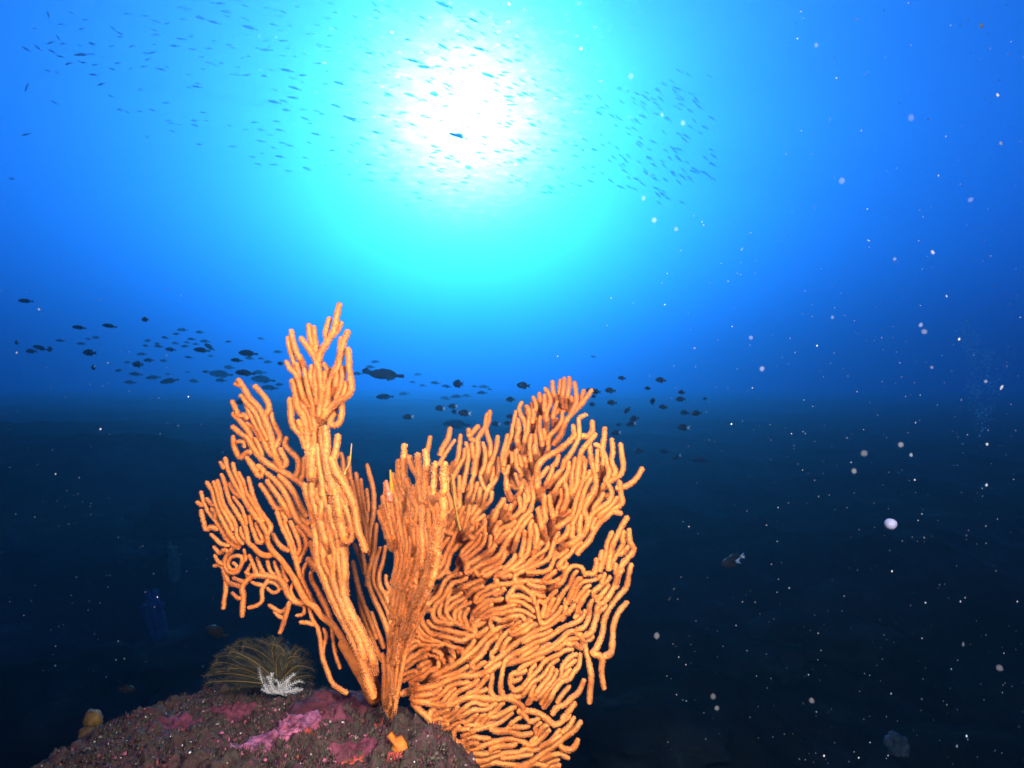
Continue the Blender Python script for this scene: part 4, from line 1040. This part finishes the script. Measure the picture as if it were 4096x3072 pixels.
for i in order[:300]:
    px, py, ln, D, tl = SCH[i]
    if i < NB: lb, g = 'slender fish silhouetted in or beside the white sun glow', 'school fish by the sun glow'
    elif px < 520: lb, g = 'blurred small fish at the scattered left end of the school', 'stragglers at the left of the school'
    elif NL <= i < N2: lb, g = 'slender fish slanting nose-up in the dense wing of the school right of the sun', 'school fish right of the sun'
    else: lb, g = 'slender fish heading left in the loose wing of the school left of the sun', 'school fish left of the sun'
    fish(px, py, ln, D, 'fusilier', tl, rf.uniform(-.35, .35), fblue, None, False, lb, g, 'schooling_fish')
mb = MB(); bd, tl_, fn = fish_mesh(*KIND['fusilier'], n=12, k=6); bd.add(*tl_); [bd.add(*f) for f in fn]
BV = np.concatenate(bd.v); BF = [np.concatenate(x) for x in bd.f.values()]
for i in rest:
    px, py, ln, D, tl = SCH[i]; D = min(D, 9.3 * F / (1536 - py)); s = ln / F * D
    R3 = np.array((Matrix.Rotation(math.radians(tl), 3, 'Y') @ Matrix.Rotation(rf.uniform(-.35, .35), 3, 'Z')))
    mb.add((BV * s) @ R3.T + np.array(P(px, py, D)), BF)
if rest:
    o = mb.build('distant_school', fblue); tag(o, 'smallest and faintest fish of the school, all through its far side', 'fish school', None, 'stuff')

# ------------------------------------------------------------------ bubbles and marine snow
bubm, t, b = material('air_bubble', .12, .9); b.inputs['Base Color'].default_value = (.9, .95, 1, 1)
tr = t.nodes.new('ShaderNodeBsdfTranslucent'); tr.inputs[0].default_value = (.7, .9, 1, 1); ms = t.nodes.new('ShaderNodeMixShader'); ms.inputs[0].default_value = .6
t.links.new(b.outputs[0], ms.inputs[1]); t.links.new(tr.outputs[0], ms.inputs[2]); t.links.new(ms.outputs[0], t.nodes['Material Output'].inputs[0])
mb = MB(); rb = random.Random(5)
plume = np.array([(1310, 395), (1350, 385), (1420, 480), (1540, 600), (1560, 700), (1520, 800), (1460, 920), (1430, 1020), (1395, 1010), (1390, 900), (1340, 740), (1345, 600), (1300, 500)], float)
def add_bub(x, y, r):
    D = rb.uniform(4.6, 5.6); p = P(2900 + x * .7235, 1000 + y * .7235, D)
    mb.add(iv * np.array([1.25, 1, .62]) * r + np.array(p), [jf])
n = 0
while n < 1700:
    p = (rb.uniform(1280, 1580), rb.uniform(370, 1040))
    if inside(plume, p) and vnoise(np.array([p[0] / 45, p[1] / 38, 3.])) > rb.uniform(-.55, .5): add_bub(p[0] + rb.gauss(0, 14), p[1] + rb.gauss(0, 14), rb.choice((.0016, .002, .0026, .0032, .0045))); n += 1
    else: n += .2
for x, y, r in [(1345, 398, .012), (1312, 408, .008), (1288, 440, .007), (1325, 450, .008), (1490, 565, .008), (1450, 588, .008), (1475, 880, .006), (1315, 1072, .007), (1318, 1122, .006), (1285, 1190, .006), (1265, 1192, .005), (1300, 440, .006), (1375, 570, .007), (1400, 575, .006)]: add_bub(x, y, r)
for k in range(40): add_bub(rb.uniform(1560, 1625), rb.uniform(240, 420), rb.uniform(.002, .004))
o = mb.build('bubbles', bubm); tag(o, 'rising plume of a diver\'s bubbles far off at the right edge', 'bubbles', None, 'stuff')

snm, t, b = tone_mat('marine_snow', [(0, (.55, .55, .62)), (.7, (.55, .55, .6)), (1, (.85, .82, .78))], .7, .2)
tp = t.nodes.new('ShaderNodeBsdfTransparent'); ms = t.nodes.new('ShaderNodeMixShader'); a = [q for q in t.nodes if q.type == 'ATTRIBUTE'][0]
t.links.new(mth(t, 'MULTIPLY_ADD', a.outputs['Fac'], .8, .03), ms.inputs[0]); t.links.new(tp.outputs[0], ms.inputs[1]); t.links.new(b.outputs[0], ms.inputs[2]); t.links.new(ms.outputs[0], t.nodes['Material Output'].inputs[0])
rn = random.Random(8); mb = MB()
def flake(px, py, rp, D, tone, el=1.0, ang=0.):
    r = rp / F * D; q = np.array(Matrix.Rotation(ang, 3, 'Y'))
    v = iv * (1 + .25 * vnoise(iv * 1.5 + px)[:, None]) * np.array([1, 1, el]) * r
    mb.add(v @ q.T + np.array(P(px, py, D)), [jf], tone)
for k in range(1150):
    px = 2200 + 1896 * rn.random() ** .75; py = rn.uniform(0, 3072)
    if px < 2650 and 1600 < py < 2950: continue
    D = rn.uniform(.5, 2.4); e = max(0, (px - 2900) / 1200); rp = rn.choice((1.1, 1.3, 1.6, 1.9, 2.3, 2.9)) * (1 if rn.random() < .94 else 1.8)
    tn = rn.random() ** 3.6 * (.3 + .7 * min(1, D > .3)); ang = math.atan2(px - 2048, -(py - 1536)) * 0 + (-.35 if py < 1300 else .25) * e
    flake(px, py, rp, D, .05 + tn * min(.75, D * .7), 1 + 1.1 * e * rn.random(), ang)
for k in range(420):
    px = rn.uniform(0, 2200); py = rn.uniform(900, 2750)
    if rn.random() < .5: px = rn.uniform(0, 900)
    D = rn.uniform(1.0, 2.4); flake(px, py, rn.choice((1.5, 1.9, 2.3, 3.0)), D, rn.random() ** 3 * .6 + .03, 1.3)
for k in range(26):                                                    # large soft out-of-reach flecks
    flake(rn.uniform(2500, 4060), rn.uniform(150, 2900), rn.uniform(7, 15), rn.uniform(.42, .70), .02, 1.1)
for x, y, r_, tn in [(2120, 55, 9, .9), (2162, 310, 7, .9), (2155, 205, 7, .6), (2132, 960, 6, 1), (2131, 1048, 6, 1), (2164, 836, 6, .9), (2072, 733, 6, .9), (2015, 545, 9, .5), (1968, 983, 9, .4), (2045, 640, 5, .6), (2162, 840, 5, .7), (1765, 747, 4, .9), (1580, 916, 4, .9), (1999, 1302, 4, .8), (2088, 1590, 5, .8), (1780, 1633, 5, .8), (1855, 1637, 4, .7), (217, 927, 5, .7), (120, 1024, 4, .8), (36, 762, 5, .6), (84, 668, 6, .5), (407, 857, 4, .7), (233, 784, 4, .5), (340, 1290, 3, .9)]:
    flake(x * 1.8517, y * 1.8517, r_ * .85, rn.uniform(.7, 1.2), tn, 1.5 if x > 2000 else 1.2, -.35 if y < 700 else .2)
o = mb.build('marine_snow', snm); tag(o, 'fine pale specks drifting through the water, thickest at the right', 'marine snow', None, 'stuff')
pm, t, b = material('pale_particle', .5, .3); b.inputs['Base Color'].default_value = (.13, .13, .22, 1); bump(t, b, noise_tex(t, 700, 3), .6, .002)
v, f = ico(3); tag(mesh_from('drifting_particle', v * (1 + .07 * fbm(v * 2, 2))[:, None] * 23 / F * .62, [f], pm, None, True, None, P(3563, 2097, .62)), 'largest round lilac-white particle drifting in the dark water at right', 'particle')

# ------------------------------------------------------------------ dim growth on the far reef
def ray_ground(px, py):
    D = np.linspace(1.2, 40, 4000); x = (px - 2048) / F * D; z = (1536 - py) / F * D
    k = int(np.argmax(z <= seabed_z(x, D))); k = k or 2000
    return Vector((x[k], D[k], float(seabed_z(x[k:k + 1], D[k:k + 1])[0]))), D[k]
blu = simple_mat('blue_soft_coral', (.02, .04, .09), (.04, .07, .15), 30, .9, .1)
gry = simple_mat('grey_sponge', (.03, .045, .05), (.07, .09, .10), 20, .9, .1)
grn = simple_mat('olive_soft_coral', (.03, .07, .05), (.06, .12, .08), 30, .9, .1)
def column_coral(px0, py0, px1, py1, wpx, mat, name, label, cat, seed):
    c, D = ray_ground(px0, py0); top = P(px1, py1, D) - c; h = max(.08, top.z); rs = random.Random(seed); mb = MB(); w = wpx / F * D / 2; n = 16
    for s in range(15):
        a = rs.uniform(0, 6.28); rr = rs.uniform(0, w * .8); hh = h * rs.uniform(.3, 1) ** .7
        p = [np.array([top.x * u * hh / h + math.cos(a) * rr * (.4 + .6 * u) + .2 * w * math.sin(u * 5 + s), math.sin(a) * rr, hh * u - .03]) for u in np.linspace(0, 1, n)]
        P3 = np.array(p)[::-1]; Pp, R_, ring, V = tube(P3, w * .30 * (1 + .35 * vnoise(np.stack([np.arange(n) / 1.6, np.full(n, s * 3.), np.zeros(n)], -1))), 8); m_ = len(Pp)
        idx = np.arange(m_ * 8).reshape(m_, 8); nx = np.roll(idx, -1, 1)
        mb.add(np.concatenate([V.reshape(-1, 3), Pp[:1]]), [np.stack([idx[:-1], nx[:-1], nx[1:], idx[1:]], -1).reshape(-1, 4), np.stack([nx[0], idx[0], np.full(8, m_ * 8)], -1)])
    tag(mb.build(name, mat, None, True, c), label, cat)
column_coral(640, 2540, 596, 2340, 75, blu, 'soft_coral', 'dim blue soft coral standing on the dark reef below the left blade', 'soft coral', 1)
column_coral(700, 2320, 680, 2155, 55, grn, 'soft_coral', 'dim olive soft coral above and right of the blue one on the dark reef', 'soft coral', 2)
column_coral(560, 2760, 420, 2625, 110, blu, 'soft_coral', 'dim bluish soft coral leaning over the dark reef left of the rock', 'soft coral', 3)
column_coral(3590, 3010, 3570, 2915, 105, gry, 'sponge_cluster', 'pale blue-grey sponge cluster on the dark reef at the lower right', 'sponge', 4)
def boulder(px, py, rpx, flat, label, seed):
    c, D = ray_ground(px, py); r = rpx / F * D; v, f = ico(4); v = v * (1 + .35 * fbm(v * 1.4 + seed * 5, 4))[:, None] * np.array([1.2, 1, flat]) * r
    tag(mesh_from('reef_boulder', v, [f], m_bould, None, True, None, c), label, 'boulder', 'boulders on the dark reef')
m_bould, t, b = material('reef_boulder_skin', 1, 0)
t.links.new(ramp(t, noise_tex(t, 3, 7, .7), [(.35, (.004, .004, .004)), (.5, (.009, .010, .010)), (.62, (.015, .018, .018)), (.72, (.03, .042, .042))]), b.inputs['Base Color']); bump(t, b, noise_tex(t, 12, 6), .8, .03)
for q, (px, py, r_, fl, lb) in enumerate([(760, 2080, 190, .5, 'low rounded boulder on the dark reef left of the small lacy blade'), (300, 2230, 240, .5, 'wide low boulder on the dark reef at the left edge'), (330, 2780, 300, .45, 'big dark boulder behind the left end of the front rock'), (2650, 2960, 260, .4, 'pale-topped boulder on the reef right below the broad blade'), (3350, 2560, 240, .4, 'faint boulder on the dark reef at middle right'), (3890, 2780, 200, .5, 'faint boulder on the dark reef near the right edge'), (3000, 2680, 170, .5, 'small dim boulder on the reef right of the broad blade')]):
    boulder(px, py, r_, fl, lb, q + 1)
